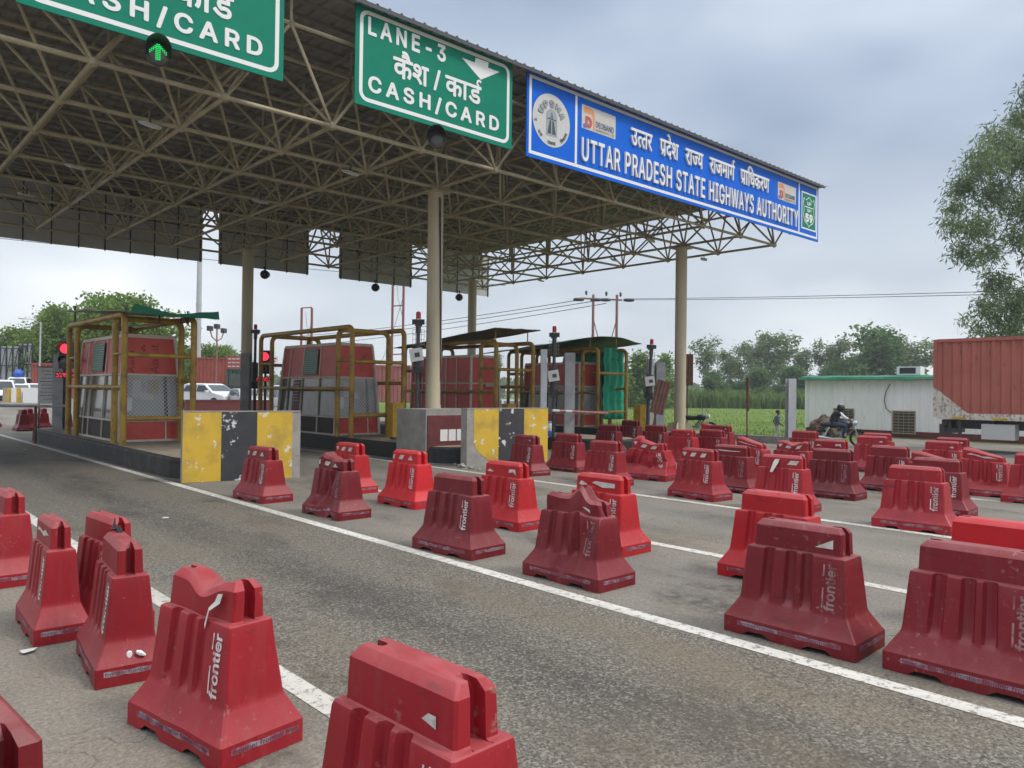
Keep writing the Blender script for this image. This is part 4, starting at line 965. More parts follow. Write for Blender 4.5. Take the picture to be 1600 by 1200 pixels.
M['mesh_wire'] = mat('mesh_wire', (.72, .72, .7), .5)
M['inside'] = mat('booth_inside', (.42, .44, .46), .4, (.26, .27, .28), 1.4, .4, .6)
M['booth_glass'] = mat('booth_glass', (.1, .105, .095), .12, (.2, .19, .165), 2.2, .42, .68, extra=((.04, .04, .035), 5, .6, .75), stretch=(1, 1, .25))
M['notice_text'] = mat('notice_text', (.3, .45, .38), .6)
M['grime_shade'] = mat('grime_shade_panel', (.05, .028, .025), .7, (.02, .016, .015), 3, .4, .65)  # near-black sides: grime on booth one, shade painted in on booth two
M['print'] = mat('red_print', srgb(132, 48, 44), .6)
def booth(x0, x1, y0, y1, h, label, taper=.09, screen=True, notice=None, plain_left=False, fb=.2, dark_side=False, mull=(-.55, -.2, .12, .62)):
    "front faces -Y, long side faces -X; panels of red sheet in pale aluminium framing, glass band in the middle"
    t = thing('toll_booth', label, 'toll booth', ((x0 + x1) / 2, (y0 + y1) / 2, IZ)); w, l = (x1 - x0) / 2, (y1 - y0) / 2
    def ix(z): return taper * (z / h) ** 1.4                      # walls lean in towards the top
    def P_(sx, sy, z): return Vector((sx * (w - ix(z)), sy * (l - ix(z)), z))
    zb, zm = h * fb, h * .635
    def wall(name, m, sx0, sy0, sx1, sy1, z0, z1, inset=0.0, parent=t):
        b = MB(); q = [P_(sx0, sy0, z0), P_(sx1, sy1, z0), P_(sx1, sy1, z1), P_(sx0, sy0, z1)]
        n = (q[1] - q[0]).cross(q[3] - q[0]).normalized(); b.prism([p - n * inset for p in q], -n * .03); return b.build(name, m, parent)
    for nm, a in (('front', (-1, -1, 1, -1)), ('back', (1, 1, -1, 1)), ('side', (-1, 1, -1, -1)), ('side', (1, -1, 1, 1))):
        wall(nm + '_lower_panel', M['grime_shade'] if dark_side and nm == 'side' else M['booth_red'], *a, 0, zb); wall(nm + '_upper_panel', M['booth_red'], *a, zm, h)
        if nm == 'side' and plain_left and a[0] == -1: wall(nm + '_middle_panel', M['booth_red'], *a, zb + .03, zm - .03)
        elif nm == 'side': wall(nm + '_window', M['booth_glass'], *a, zb + .03, zm - .03, .02)
        elif plain_left: wall(nm + '_middle_panel', M['booth_red'], *a, zb + .03, zm - .03)
        else: wall(nm + '_window', M['inside'], *a, zb + .03, zm - .03, .03)
    fr = MB()
    def bar(a, b_, wd=.03): fr.tube([a, b_], wd * 1.1, 4)
    for sx in (-1, 1):
        for sy in (-1, 1): fr.tube([P_(sx * 1.012, sy * 1.008, h * k / 6) for k in range(7)], .05, 4)
    for z in (zb, zm, h - .01, .03):
        for a, b_ in (((-1, -1), (1, -1)), ((1, -1), (1, 1)), ((1, 1), (-1, 1)), ((-1, 1), (-1, -1))): bar(P_(a[0] * 1.01, a[1] * 1.005, z), P_(b_[0] * 1.01, b_[1] * 1.005, z), .034)
    for s_ in mull: fr.tube([P_(-1.01, s_, h * k / 4) for k in range(5)], .03, 4)
    fr.tube([P_(.5, -1.006, 0), P_(.5, -1.006, zb)], .02, 4)
    fr.build('framing', M['booth_frame'], t)
    b = MB(); q = [P_(-1.03, -1.02, h), P_(1.03, -1.02, h), P_(1.03, 1.02, h), P_(-1.03, 1.02, h)]; b.prism(q, (0, 0, .06)); b.build('roof', M['booth_frame'], t)
    if screen:
        b = MB(); A, B_, C_, D_ = P_(-1, -1.03, zb + .03), P_(1, -1.03, zb + .03), P_(1, -1.03, zm - .03), P_(-1, -1.03, zm - .03); n = 15
        pt = lambda u, v: (A * (1 - u) + B_ * u) * (1 - v) + (D_ * (1 - u) + C_ * u) * v
        asp = (zm - zb) / (2 * w)
        for k in range(-int(n * asp), n + 1):
            for s_ in (1, -1):
                u0, u1 = k / n, k / n + asp; v0, v1 = 0, 1
                if u0 < 0: v0 = -u0 / asp; u0 = 0
                if u1 > 1: v1 = 1 - (u1 - 1) / asp; u1 = 1
                if v1 <= v0: continue
                if s_ > 0: b.cyl(pt(u0, v0), pt(u1, v1), .0078, n=4, cap=False)
                else: b.cyl(pt(1 - u0, v0), pt(1 - u1, v1), .0078, n=4, cap=False)
        sc_ = b.build('wire_screen', M['mesh_wire'], t, fix=False)
        for u0, u1, v0, v1, mm in ((.2, .34, .5, .9, 'pale'), (.34, .55, .45, .62, 'pale'), (.46, .66, .58, .92, 'cream_sheet'), (.1, .2, .2, .5, 'white'), (.74, .8, .0, 1, 'dark')):
            b = MB(); f3 = lambda u, v: pt(u, v) + Vector((0, .075, 0)); b.prism([f3(u0, v0), f3(u1, v0), f3(u1, v1), f3(u0, v1)], (0, .01, 0)); b.build('sheet_behind_screen', M[mm], sc_)
    if notice:
        b = MB(); q = lambda s_, z: P_(-1.02, s_, z) + Vector((-.03, 0, 0))
        s0, s1 = notice
        b.prism([q(s0, zm + .1), q(s1, zm + .1), q(s1, h - .12), q(s0, h - .12)], (-.015, 0, 0)); no = b.build('notice', M['green_sign_dark'], t)
        b = MB(); rr = random.Random(4)
        for k in range(11):
            z = h - .18 - k * (h - zm - .3) / 11
            ss = s0 - .03
            while ss > s1 + .08:
                e = ss - rr.uniform(.02, .07); b.prism([q(ss, z), q(e, z), q(e, z + .016), q(ss, z + .016)], (-.018, 0, 0)); ss = e - .02
        b.build('notice_lines', M['notice_text'], no)
    return t, P_, h, zm, zb
M['green_sign_dark'] = mat('notice_green', (.02, .1, .07), .5, (.05, .14, .1), 8, .45, .65)
t1, P1, h1, zm1, zb1 = booth(5.96, 7.58, 22.1, 26.6, 2.85, 'first toll booth at left, red panels and a wire screened window under a green sheet', .17, True, (.33, -.22), dark_side=True, mull=(.62, .36, -.3))
# panel print on the first booth
b = MB(); vs, fs = glyphs('Aalut', 1, .0); vs = fit(vs, 0, .8, 0, .2)
def pf(u, v, w_=0):
    z = zm1 + .04 + u; q = P1(0, -1.0, z); return Vector((.22 - v, q.y - .006, z))
raised(b, vs, fs, pf); rr_ = random.Random(2)
for k in range(3): b.add([pf(.6 + .06 * k, .34 + .05 * (k % 2)), pf(.66 + .06 * k, .34 + .05 * (k % 2)), pf(.66 + .06 * k, .4 + .05 * (k % 2)), pf(.6 + .06 * k, .4 + .05 * (k % 2))], [(0, 1, 2, 3)])
b.build('panel_print', M['print'], t1, fix=False); b = MB(); vs2, fs2 = glyphs('Aalu', 1, 0)
raised(b, [v + Vector((0, .62, 0)) for v in fit(vs2, 0, .6, 0, .14)], fs2, pf)
b.build('panel_print', M['print'], t1, fix=False)
t2, P2, h2, zm2, zb2 = booth(12.32, 13.95, 22.0, 26.1, 2.95, 'second toll booth, red panels above wire screened windows, behind the yellow wall', .19, True, (.14, -.36), dark_side=True, mull=(.72, .2, -.42))
b = MB()
for k, (u0, z0, an) in enumerate(((-.35, zm2 + .3, -.8), (.2, zm2 + .5, .8), (.3, .4, -.8), (-.2, .25, .9))):
    vs, fs = glyphs('Aalu', .26, 0); c_, s_ = math.cos(an), math.sin(an)
    raised(b, [Vector((v.x * c_ - v.y * s_, v.x * s_ + v.y * c_, 0)) for v in vs], fs, lambda u, v, w_=0: Vector((u0 + u, P2(0, -1.0, z0 + v).y - .006, z0 + v)))
b.build('panel_print', M['print'], t2, fix=False)
b = MB(); q = lambda s_, z: P2(-1.0, s_, z) + Vector((-.012, 0, 0)); b.prism([q(.5, zb2 + .1), q(.24, zb2 + .1), q(.24, zm2 - .08), q(.5, zm2 - .08)], (-.012, 0, 0)); no = b.build('notice_sheet', M['maroon'], t2)
b = MB()
for k in range(7): z = zm2 - .2 - .1 * k; b.prism([q(.47, z), q(.28 + .02 * (k % 3), z), q(.28 + .02 * (k % 3), z + .025), q(.47, z + .025)], (-.016, 0, 0))
b.build('notice_lines', M['pale'], no)
t3, P3, h3, zm3, zb3 = booth(18.3, 19.75, 22.5, 26.4, 2.8, 'third toll booth, closed red panels under a tilted sheet roof', .05, False, None, True)
b = MB(); b.b2(-.05, .35, -2.03, -1.99, zm3 - .12, zm3 + .04); b.build('name_plate', M['cream_sheet'], t3)
t4, P4, h4, zm4, zb4 = booth(24.4, 25.9, 22.6, 26.2, 2.75, 'fourth toll booth with red panels, draped with green tarpaulin', .12, False, None)

def sheet_roof(name, label, pts_fn, nu, nv, m, posts, mp, th=.02, ribs=0):
    t = thing(name, label, 'sheet roof', (0, 0, 0)); b = MB(); vs = []
    c0 = sum((pts_fn(u, v) for u in (0, 1) for v in (0, 1)), Vector()) / 4; t.location = c0
    for i in range(nu + 1):
        for j in range(nv + 1): vs.append(pts_fn(i / nu, j / nv) - c0 + Vector((0, 0, (.02 if ribs and i % 2 else 0))))
    b.add(vs, [(i * (nv + 1) + j, (i + 1) * (nv + 1) + j, (i + 1) * (nv + 1) + j + 1, i * (nv + 1) + j + 1) for i in range(nu) for j in range(nv)])
    o = b.build('sheet', m, t, fix=False); sm_ = o.modifiers.new('thick', 'SOLIDIFY'); sm_.thickness = th
    if len(m) > 1: sm_.material_offset = 1
    for a, z0, z1 in posts:
        b = MB(); b.cyl(Vector((a[0], a[1], z0)) - c0, Vector((a[0], a[1], z1)) - c0, .025, n=6); b.build('stub_post', mp, t)
    return t
bil = lambda a, b_, c_, d: (lambda u, v: (Vector(a) * (1 - u) + Vector(b_) * u) * (1 - v) + (Vector(d) * (1 - u) + Vector(c_) * u) * v)
def roof1(u, v):
    p = bil((5.55, 20.5, 3.79), (7.98, 20.5, 3.76), (7.9, 27.4, 4.3), (5.6, 27.4, 4.27))(u, v)
    p.z += .05 * noise.noise((u * 4, v * 5, 1))
    return p
sheet_roof('sheet_roof', 'green sheet curling over a cream underside above the first booth', roof1, 24, 14, [M['green_sheet'], M['cream_sheet']], [((5.85, 21.2), 3.75, 3.95), ((5.85, 26.4), 3.75, 4.36), ((7.4, 21.2), 3.6, 3.96), ((6.7, 21.3), 3.6, 3.96)], M['dark'])
r1 = [o_ for o_ in COL.objects if o_.name.startswith('sheet_roof')][0]; b = MB(); vs = []
for i in range(21):
    f = i / 20; u = .1 + .9 * f; p = roof1(min(u, 1), 0); h_ = .03 + .19 * max(0, 1 - f / .45) + .16 * max(0, (f - .5) / .5)
    if i == 0: h_ = .07
    q = p - r1.location; vs += [q + Vector((0, -.012, -.03)), q + Vector((.0, .03 + .1 * h_, h_))]
b.add(vs, [(2 * i, 2 * i + 2, 2 * i + 3, 2 * i + 1) for i in range(20)]); fo = b.build('turned_up_edge', M['green_sheet'], r1, fix=False); fo.modifiers.new('thick', 'SOLIDIFY').thickness = .01
def roof3(u, v):
    p = bil((17.7, 20.5, 4.15), (20.0, 20.5, 4.2), (20.0, 27, 3.74), (17.7, 27, 3.64))(u, v); p.z += .03 * noise.noise((u * 6, v * 6, 2)); return p
sheet_roof('sheet_roof', 'rusty brown ribbed sheet roof tilted over the third booth', roof3, 26, 10, [mat('rusty_sheet', (.2, .17, .11), .7, (.12, .11, .07), 2.5, .4, .65)], [((18.3, 21.1), 3.7, 4.12), ((19.9, 21.1), 3.7, 4.16)], M['yellow_pipe'], ribs=1)
def roof4(u, v):
    p = bil((22.5, 21.6, 3.95), (27.8, 21.9, 4.12), (27.5, 27.2, 3.62), (22.4, 27.5, 3.55))(u, v); p.z += .3 * math.sin(u * 3.0) + .05 * noise.noise((u * 5, v * 5, 3)); return p
sheet_roof('sheet_roof', 'sagging dark green sheet roof over the fourth booth', roof4, 24, 10, [mat('roof_green', srgb(24, 96, 66), .5, srgb(16, 62, 48), 2, .4, .7), mat('green_under', srgb(38, 74, 56), .6, srgb(28, 48, 40), 2, .4, .7)], [((24.3, 21.9), 3.7, 4.18), ((26.0, 21.9), 3.7, 4.25)], M['yellow_pipe'])
# tarpaulin hung round the fourth booth's right end
t = thing('tarpaulin', 'bright green tarpaulin hanging at the right end of the fourth booth', 'tarpaulin', (26.3, 21.2, 0))
b = MB(); vs = []; n = 72; pth = [(-1.0, .78), (.24, .62), (.27, .9), (.24, 4.4)]
def along(s):
    tot = [0]
    for (a, c_), (d, e) in zip(pth, pth[1:]): tot.append(tot[-1] + math.hypot(d - a, e - c_))
    L_ = s * tot[-1]
    for i in range(len(pth) - 1):
        if L_ <= tot[i + 1] + 1e-9: k = (L_ - tot[i]) / (tot[i + 1] - tot[i]); return pth[i][0] + (pth[i + 1][0] - pth[i][0]) * k, pth[i][1] + (pth[i + 1][1] - pth[i][1]) * k
for i in range(n + 1):
    x_, y_ = along(i / n)
    for j in range(13):
        z = .75 + (3.86 - .75) * j / 12; f_ = .07 * math.sin(i * 1.15 + .6 * math.sin(j * .5)) * (.5 + .5 * j / 12); pin = .06 * math.exp(-((z - 2.05) / .1) ** 2) + .05 * math.exp(-((z - 1.55) / .07) ** 2) + .05 * math.exp(-((z - 3.35) / .07) ** 2)
        vs.append((x_ + f_ * .5 + pin * -.6, y_ + f_ + pin, z))
b.add(vs, [(i * 13 + j, (i + 1) * 13 + j, (i + 1) * 13 + j + 1, i * 13 + j + 1) for i in range(n) for j in range(12)])
o = b.build('sheet', M['tarp'], t, smooth=40); o.modifiers.new('thick', 'SOLIDIFY').thickness = .008
b = MB()
for z in (1.55, 2.05, 3.35): b.tube([(along(i / 14)[0] + .01, along(i / 14)[1] - .06, z) for i in range(1, 13)], .012, 4)
b.build('cord', mat('cord_green', srgb(10, 84, 66), .6), t)

# ---- poles, posts, lights
def siren_pole(x, y, z0, z1, label, tilt=0, box=True):
    t = thing('camera_pole', label, 'pole', (x, y, z0)); t.rotation_euler = (0, R(tilt), R(-40)); H = z1 - z0
    b = MB(); b.cyl((0, 0, 0), (0, 0, H - .45), .055, n=10); b.cyl((0, 0, H - .6), (0, 0, H - .35), .075, n=10); b.cyl((0, 0, H * .42), (0, 0, H * .62), .13, n=12); b.build('pole', M['dark'], t, smooth=50)
    b = MB(); b.b2(-.17, .17, -.07, .07, H - .36, H - .22); b.b2(-.1, .1, .075, .16, H - .4, H - .28); b.build('bracket_box', M['black'], t)
    b = MB(); b.lathe([(.07, H - .22), (.07, H - .04), (.05, H)], n=12); b.build('red_beacon', M['lamp_red'], t, smooth=50)
    b = MB(); b.lathe([(.075, H - .24), (.078, H - .2)], n=12); b.build('beacon_base', M['pale'], t)
    if box:
        b = MB(); b.box((-.03, -.17, H * .55), (.36, .12, .36), Matrix.Rotation(R(-10), 3, 'Y')); r_ = b.build('reader', M['pale'], t)
        b = MB(); b.box((.0, -.236, H * .55), (.14, .01, .12), Matrix.Rotation(R(-10), 3, 'Y')); b.build('reader_window', M['dark'], r_)
        b = MB()
        for k in range(5): b.box((-.16 + .08 * k, .1, H - .72), (.012, .012, .46))
        for k in range(4): b.box((0, .1, H - .92 + .14 * k), (.34, .012, .012))
        b.build('wire_guard', M['grey_steel'], t)
    b = MB(); b.tube([(.02, -.08, H * .45), (.12, -.1, H * .4), (.14, -.05, H * .34), (.05, .02, H * .28), (.07, -.06, .2)], .014, 5); b.build('cable', M['wire'], t)
    b = MB(); b.b2(-.14, .14, -.1, .08, H * .36, H * .43); b.build('battery_box', M['black'], t)
siren_pole(12.55, 17.8, 1.4, 4.12, 'black camera pole with red beacon, left of the near column')
siren_pole(18.2, 18.0, .42, 4.1, 'black camera pole with red beacon between two grey steel posts')
siren_pole(23.2, 18.0, .42, 3.95, 'leaning black camera pole with red beacon, left of the corner column', 2.5)
siren_pole(13.2, 30.1, .42, 4.5, 'black camera pole with red beacon just right of the far column', 0, False)
def ipost(x, y, z0, z1, label, m, rz=R(-40), w_=.17, d_=.17):
    t = thing('steel_post', label, 'post', (x, y, z0), rz, 'grey steel posts standing on the islands'); H = z1 - z0
    b = MB(); b.b2(-w_, w_, -d_, -d_ + .014, 0, H); b.b2(-w_, w_, d_ - .014, d_, 0, H); b.b2(-.007, .007, -d_ + .015, d_ - .015, 0, H); b.build('section', m, t)
    b = MB(); b.b2(-w_ - .08, w_ + .08, -d_ - .08, d_ + .08, .001, .02); b.build('base_plate', m, t)
ipost(17.72, 18, .42, 3.3, 'left one of the two tall grey posts flanking the black beacon pole', M['light_steel'], w_=.1)
ipost(18.95, 18, .42, 3.24, 'right one of the two tall grey posts, in front of the red fourth booth', M['grey_steel'])
ipost(23.42, 18.05, .42, 3.2, 'narrow grey post behind the tilted rusty sign', M['light_steel'], w_=.1)
ipost(24.1, 18.1, .42, 3.1, 'wide grey post just left of the corner column', M['grey_steel'])
ipost(6.22, 29.9, .42, 2.98, 'dark grey post beside the notice board, far left', M['grey_steel'])
ipost(12.75, 29.9, .42, 3.3, 'dark grey post at the foot of the far cream column', M['grey_steel'])
p = survey(1235, 676, 30); ipost(p.x, p.y, 0, 2.55, 'pale steel post standing alone before the field by the boy', M['galv'], w_=.15)
def traffic_light(x, y, label, text):
    t = thing('traffic_light', label, 'traffic light', (x, y, IZ), R(-38)); z = 2.74
    b = MB(); b.b2(-.2, .2, -.06, .16, z - .68, z + .24); b.cyl((0, .1, 0), (0, .1, z - .68), .05); b.build('housing', M['black'], t)
    for k, (zz, m) in enumerate(((z, M['led_red']), (z - .44, M['glassy']))):
        b = MB(); b.lathe([(.165, -.061), (.16, -.075), (.02, -.085)], (0, 0, zz), 'y', 18); b.build('lens', m, t)
        b = MB(); vs = []
        for i in range(15):
            a = R(-10 + 200 * i / 14); e = .06 + .16 * max(0, math.sin(a))
            vs += [(.18 * math.cos(a), -.061, zz + .18 * math.sin(a)), (.18 * math.cos(a), -.061 - e, zz + .18 * math.sin(a)), (.19 * math.cos(a), -.061 - e, zz + .19 * math.sin(a)), (.19 * math.cos(a), -.061, zz + .19 * math.sin(a))]
        b.add(vs, [(4 * i + j, 4 * i + (j + 1) % 4, 4 * i + 4 + (j + 1) % 4, 4 * i + 4 + j) for i in range(14) for j in range(4)]); b.build('hood', M['black'], t)
    b = MB(); b.b2(-.34, .34, .0, .1, z - .98, z - .8); d = b.build('led_display', M['black'], t)
    b = MB(); rr = random.Random(len(label))
    for i in range(18):
        for j in range(4):
            if rr.random() < .5: b.b2(-.31 + .0345 * i, -.31 + .0345 * i + .02, -.006, -.001, z - .96 + .036 * j, z - .96 + .036 * j + .02)
    b.build('led_dots', M['led_red'], d)
traffic_light(6.24, 29.3, 'red traffic light with red LED strip, left of the first booth', '')
traffic_light(13.1, 28.95, 'red traffic light with red LED strip, by the far column', '')
# notice board
t = thing('notice_board', 'grey notice board with dark lines of text at the far left', 'notice board', (5.88, 30.2, .42), R(-34))
b = MB(); b.b2(-.29, .29, 0, .04, .86, 2.1); b.build('panel', M['sign_back'], t)
b = MB(); rr = random.Random(9)
for k in range(9):
    z = 1.98 - .12 * k; x_ = -.24 + rr.uniform(0, .15)
    while x_ < .2: w_ = rr.uniform(.03, .11); b.b2(x_, min(.25, x_ + w_), -.004, -.001, z - .011, z + .011); x_ += w_ + .022
b.build('lines', M['black'], t)
b = MB(); b.b2(-.31, .31, -.01, .05, 2.1, 2.14); b.cyl((-.27, .06, 0), (-.27, .06, 2.1), .025); b.cyl((.27, .06, 0), (.27, .06, 2.1), .025); b.build('frame', M['dark'], t)
# water cooler
p = ground(858, 681, IZ); t = thing('water_cooler', 'blue and white water cooler jug standing by the second crash wall end', 'water jug', (p.x, p.y, IZ))
b = MB(); b.lathe([(.15, 0), (.165, .03), (.165, .17), (.16, .18)], n=20); b.build('base', mat('jug_blue', srgb(60, 110, 200), .35), t, smooth=50)
b = MB(); b.lathe([(.16, .181), (.165, .2), (.16, .4), (.14, .43)], n=20); bo = b.build('body', M['white'], t, smooth=50)
b = MB(); b.lathe([(.145, .431), (.15, .44), (.14, .48), (.06, .5)], n=20); b.build('lid', mat('jug_lid', srgb(120, 165, 220), .35), t, smooth=50)
b = MB(); b.cyl((0, -.16, .08), (0, -.2, .08), .02); b.cyl((0, -.2, .09), (0, -.2, .05), .012); b.build('tap', M['dark'], t)
# gate arm in red and white between the two posts
t = thing('boom_gate', 'red and white boom arm lying level across the two grey posts', 'barrier gate', (17.85, 17.7, 1.3))
b = MB()
for k in range(9): b.cyl((.29 * k, -.012 * k, -.012 * k), (.29 * (k + 1), -.012 * (k + 1), -.012 * (k + 1)), .045, n=8, mi=0 if k in (0, 2) else 1)
b.build('boom', [M['pale'], mat('boom_red', (.3, .1, .09), .6, (.42, .3, .28), 9, .5, .7)], t)
# stool by the pedestal
t = thing('metal_stool', 'small dark metal stool frame beside the concrete pedestal', 'stool', tuple(ground(645, 702, .0)), .3)
for sx in (-.14, .14):
    for sy in (-.14, .14): MB().cyl((sx, sy, 0), (sx * .9, sy * .9, .42), .012).build('leg', M['dark'], t)
b = MB(); b.b2(-.16, .16, -.16, .16, .42, .45); b.build('seat', M['dark'], t)
# rusty sign boards seen from the edge and back
def rusty(px, top, bot, foot, depth, wd, tilt, label, rz):
    f_ = ground(px, foot); f_ = survey(px, foot, depth); f_.z = max(f_.z, 0); zt = survey(px, top, depth).z - f_.z; zb = survey(px, bot, depth).z - f_.z
    t = thing('rusty_sign', label, 'sign', f_, rz, 'rusty sign backs on thin poles'); t.rotation_euler = (0, R(tilt), rz)
    b = MB(); b.b2(-wd / 2, wd / 2, 0, .02, zb, zt)
    for k in range(4): xx = -wd / 2 + wd * (k + .5) / 4; b.b2(xx - .015, xx + .015, -.03, -.001, zb, zt)
    b.build('plate', M['rust'], t); b = MB(); b.cyl((0, .045, 0), (0, .045, zt), .03, n=8); b.build('pole', M['rust'], t)
rusty(1074, 553, 602, 664, 36, .5, 0, 'upright rusty sign just right of the corner column', R(-40))
rusty(1014, 592, 645, 690, 27.5, .5, 14, 'rusty sign tilted to the right, in front of the corner column', R(-40))
rusty(1169, 590, 642, 686, 31, .16, -3, 'narrow rusty sign seen edge-on before the field', R(20))

# rubble at the broken wall corner, a coil of cable by the yellow cabinet
for k, (px, py, s_, lb) in enumerate(((722, 731, .1, 'largest lump of broken concrete under the chipped wall corner'), (736, 733, .07, 'lump of concrete right of the largest one at the wall corner'), (712, 727, .05, 'small concrete crumb left of the chipped wall corner'), (748, 735, .045, 'small concrete crumb farthest right at the chipped wall corner'))):
    p_ = ground(px, py); me = bpy.data.meshes.new('rubble'); bm = bmesh.new(); bmesh.ops.create_icosphere(bm, subdivisions=2, radius=s_)
    for v in bm.verts: v.co *= 1 + .5 * noise.noise(v.co * 14 + Vector((k * 3, 0, 0))); v.co.z *= .7
    bm.to_mesh(me); bm.free(); me.materials.append(M['concrete']); o = link('concrete_rubble', me); o.location = (p_.x, p_.y, s_ * .45); tag(o, lb, 'rubble', 'rubble at the broken wall corner'); o['kind'] = 'thing'
p_ = ground(620, 688, IZ); b = MB(); b.tube([(.22 * math.cos(a * .5) * (1 + .15 * math.sin(a)), .22 * math.sin(a * .5) * (1 + .1 * math.cos(a * 1.3)), .02 + .05 * abs(math.sin(a * .37))) for a in range(0, 44)], .01, 5); o = b.build('cable_coil', M['wire']); o.location = (p_.x, p_.y, IZ + .012); tag(o, 'loose coil of black cable at the foot of the yellow cabinet by booth two', 'cable')
# ------------------------------------------------------------------ right side: hut, truck, riders, trees
def on_x(px, py, X):
    d = FW + RT * ((px - 800) / F_PX) - UP * ((py - 600) / F_PX); return Vector((0, 0, CAM_H)) + d * (X / d.x)
HX = 37.4
M['hut_white'] = mat('hut_white', (.88, .88, .9), .55, (.8, .8, .81), 1.2, .4, .7, extra=((.5, .46, .42), 3.5, .62, .8), stretch=(1, 1, .3))
t = thing('portable_cabin', 'white ribbed portable cabin with green sheet roof and louvred windows beside the road', 'cabin', (HX, 12.5, 0))
b = MB(); y = -6.5; pr_ = []
while y < 6.4:
    pr_ += [(y, 0), (y + .2, 0), (y + .24, .035), (y + .34, .035)]; y += .38
pr_.append((6.4, 0)); vs = []
for yy, dx in pr_: vs += [(dx, yy, .3), (dx, yy, 2.72)]
b.add(vs, [(2 * i, 2 * i + 1, 2 * i + 3, 2 * i + 2) for i in range(len(pr_) - 1)]); b.b2(.05, 2.5, -6.5, 6.4, .3, 2.72)
b.b2(-.04, .06, 6.36, 6.46, .28, 2.74); b.build('wall', M['hut_white'], t)
b = MB(); b.b2(.02, 2.5, -6.5, 6.42, 0, .29); b.build('plinth', M['maroon'], t)
b = MB(); n = 30; vs = []
for i in range(n + 1):
    yy = -6.6 + 13.2 * i / n
    for dx, zz in ((-.28, 2.7 + .03 * noise.noise((yy, 0, 0))), (-.22, 2.82 + .03 * noise.noise((yy * 2, 3, 0))), (.2, 2.9), (2.8, 2.92)): vs.append((dx, yy, zz))
b.add(vs, [(4 * i + j, 4 * i + 4 + j, 4 * i + 5 + j, 4 * i + 1 + j) for i in range(n) for j in range(3)]); ro = b.build('roof', M['green_sheet'], t); ro.modifiers.new('thick', 'SOLIDIFY').thickness = .03
def hut_window(pxl, pyt, pxr, pyb):
    a, c_ = on_x(pxl, pyt, HX), on_x(pxr, pyb, HX); y0, y1, z0, z1 = c_.y - 12.5, a.y - 12.5, c_.z, a.z
    b = MB(); b.b2(-.03, .0, y0 - .05, y1 + .05, z0 - .05, z0 - .002); b.b2(-.03, 0, y0 - .05, y1 + .05, z1 + .002, z1 + .05); b.b2(-.03, 0, y0 - .05, y0 - .002, z0, z1); b.b2(-.03, 0, y1 + .002, y1 + .05, z0, z1)
    w_ = b.build('window', M['cream_sheet'], t); b = MB(); b.b2(-.012, -.004, y0, y1, z0, z1); b.build('pane', mat('louvre_dark', (.06, .05, .04), .6), w_)
    b = MB()
    for k in range(7): zz = z0 + (z1 - z0) * (k + .5) / 7; b.b2(-.04, -.014, y0, y1, zz - .018, zz + .018)
    for k in range(1, 4): yy = y0 + (y1 - y0) * k / 4; b.b2(-.05, -.041, yy - .012, yy + .012, z0, z1)
    b.build('louvre', mat('louvre', (.26, .22, .17), .6), w_)
hut_window(1396, 643, 1429, 677); hut_window(1304, 639, 1333, 668)
b = MB(); cp = [on_x(px, py, HX) for px, py in ((1391, 600), (1385, 612), (1382, 625), (1385, 638), (1393, 645))]; b.tube([(p.x - HX - .04, p.y - 12.5, p.z) for p in cp], .018, 5); b.build('cable', M['wire'], t)
a, c_ = on_x(1401, 573, HX + .5), on_x(1438, 590, HX + .5)
t = thing('ac_unit', 'white framed air conditioner unit on the cabin roof', 'air conditioner', (HX + .5, (a.y + c_.y) / 2, 2.93)); hw_ = abs(a.y - c_.y) / 2; hh = a.z - 2.93
b = MB(); b.b2(0, .5, -hw_, hw_, 0, .05); b.b2(0, .5, -hw_, hw_, hh - .05, hh); b.b2(0, .5, -hw_, -hw_ + .2, .051, hh - .051); b.b2(0, .5, hw_ - .12, hw_, .051, hh - .051); b.build('casing', M['white'], t)
b = MB(); b.b2(.03, .48, -hw_ + .201, hw_ - .121, .051, hh - .051); b.build('grille', M['dark'], t)
# earth mound beside the cabin
p = survey(1286, 690, 34.5); b = MB(); vs = []; n = 14
t_m = bpy.data.meshes.new('m'); bm = bmesh.new(); bmesh.ops.create_icosphere(bm, subdivisions=4, radius=1)
for v in bm.verts:
    q = noise.noise(v.co * 1.5) * .25 + noise.noise(v.co * 4) * .1; v.co *= 1 + q; v.co.x *= .55; v.co.y *= .55; v.co.z *= .72
bm.to_mesh(t_m); bm.free(); t_m.materials.append(mat('mound_brown', (.13, .085, .06), .95, (.06, .04, .03), 4, .4, .65, bump=.6, bscale=12))
o = link('earth_mound', t_m); o.location = (p.x, p.y, .3); tag(o, 'brown lump of earth by the cabin corner, behind the rider', 'mound')

# truck with a shipping container
TX = 29.6
def tr_mat():
    def f(t, b, vec):
        q = NB(t, vec); x, y, z = q.xyz()
        m_ = q.math('LESS_THAN', z, q.math('MAXIMUM', q.math('ADD', q.math('MULTIPLY', y, .85), -5.47), -1.2))
        red = q.mix(q.rng(q.noise(1.1, 6), .35, .7), (.43, .125, .09), (.35, .1, .072)); rs_ = q.rng(q.noise(6, 7, (1, 1, .3)), .6, .72); red = q.mix(q.math('MULTIPLY', rs_, .7), red, (.11, .04, .03))
        pale = q.mix(q.rng(q.noise(9, 6), .5, .62), (.62, .58, .52), (.28, .21, .16))
        c = q.mix(m_, red, pale); t.links.new(c, b.inputs['Base Color']); b.inputs['Roughness'].default_value = .6
    return surf_mat('container_paint', f)
t = thing('container_truck', 'red container truck with a white lower band, cut off by the right edge', 'truck', (TX, 4.1, 0))
zc = 2.55; b = MB(); pr_ = []; y = -6.0
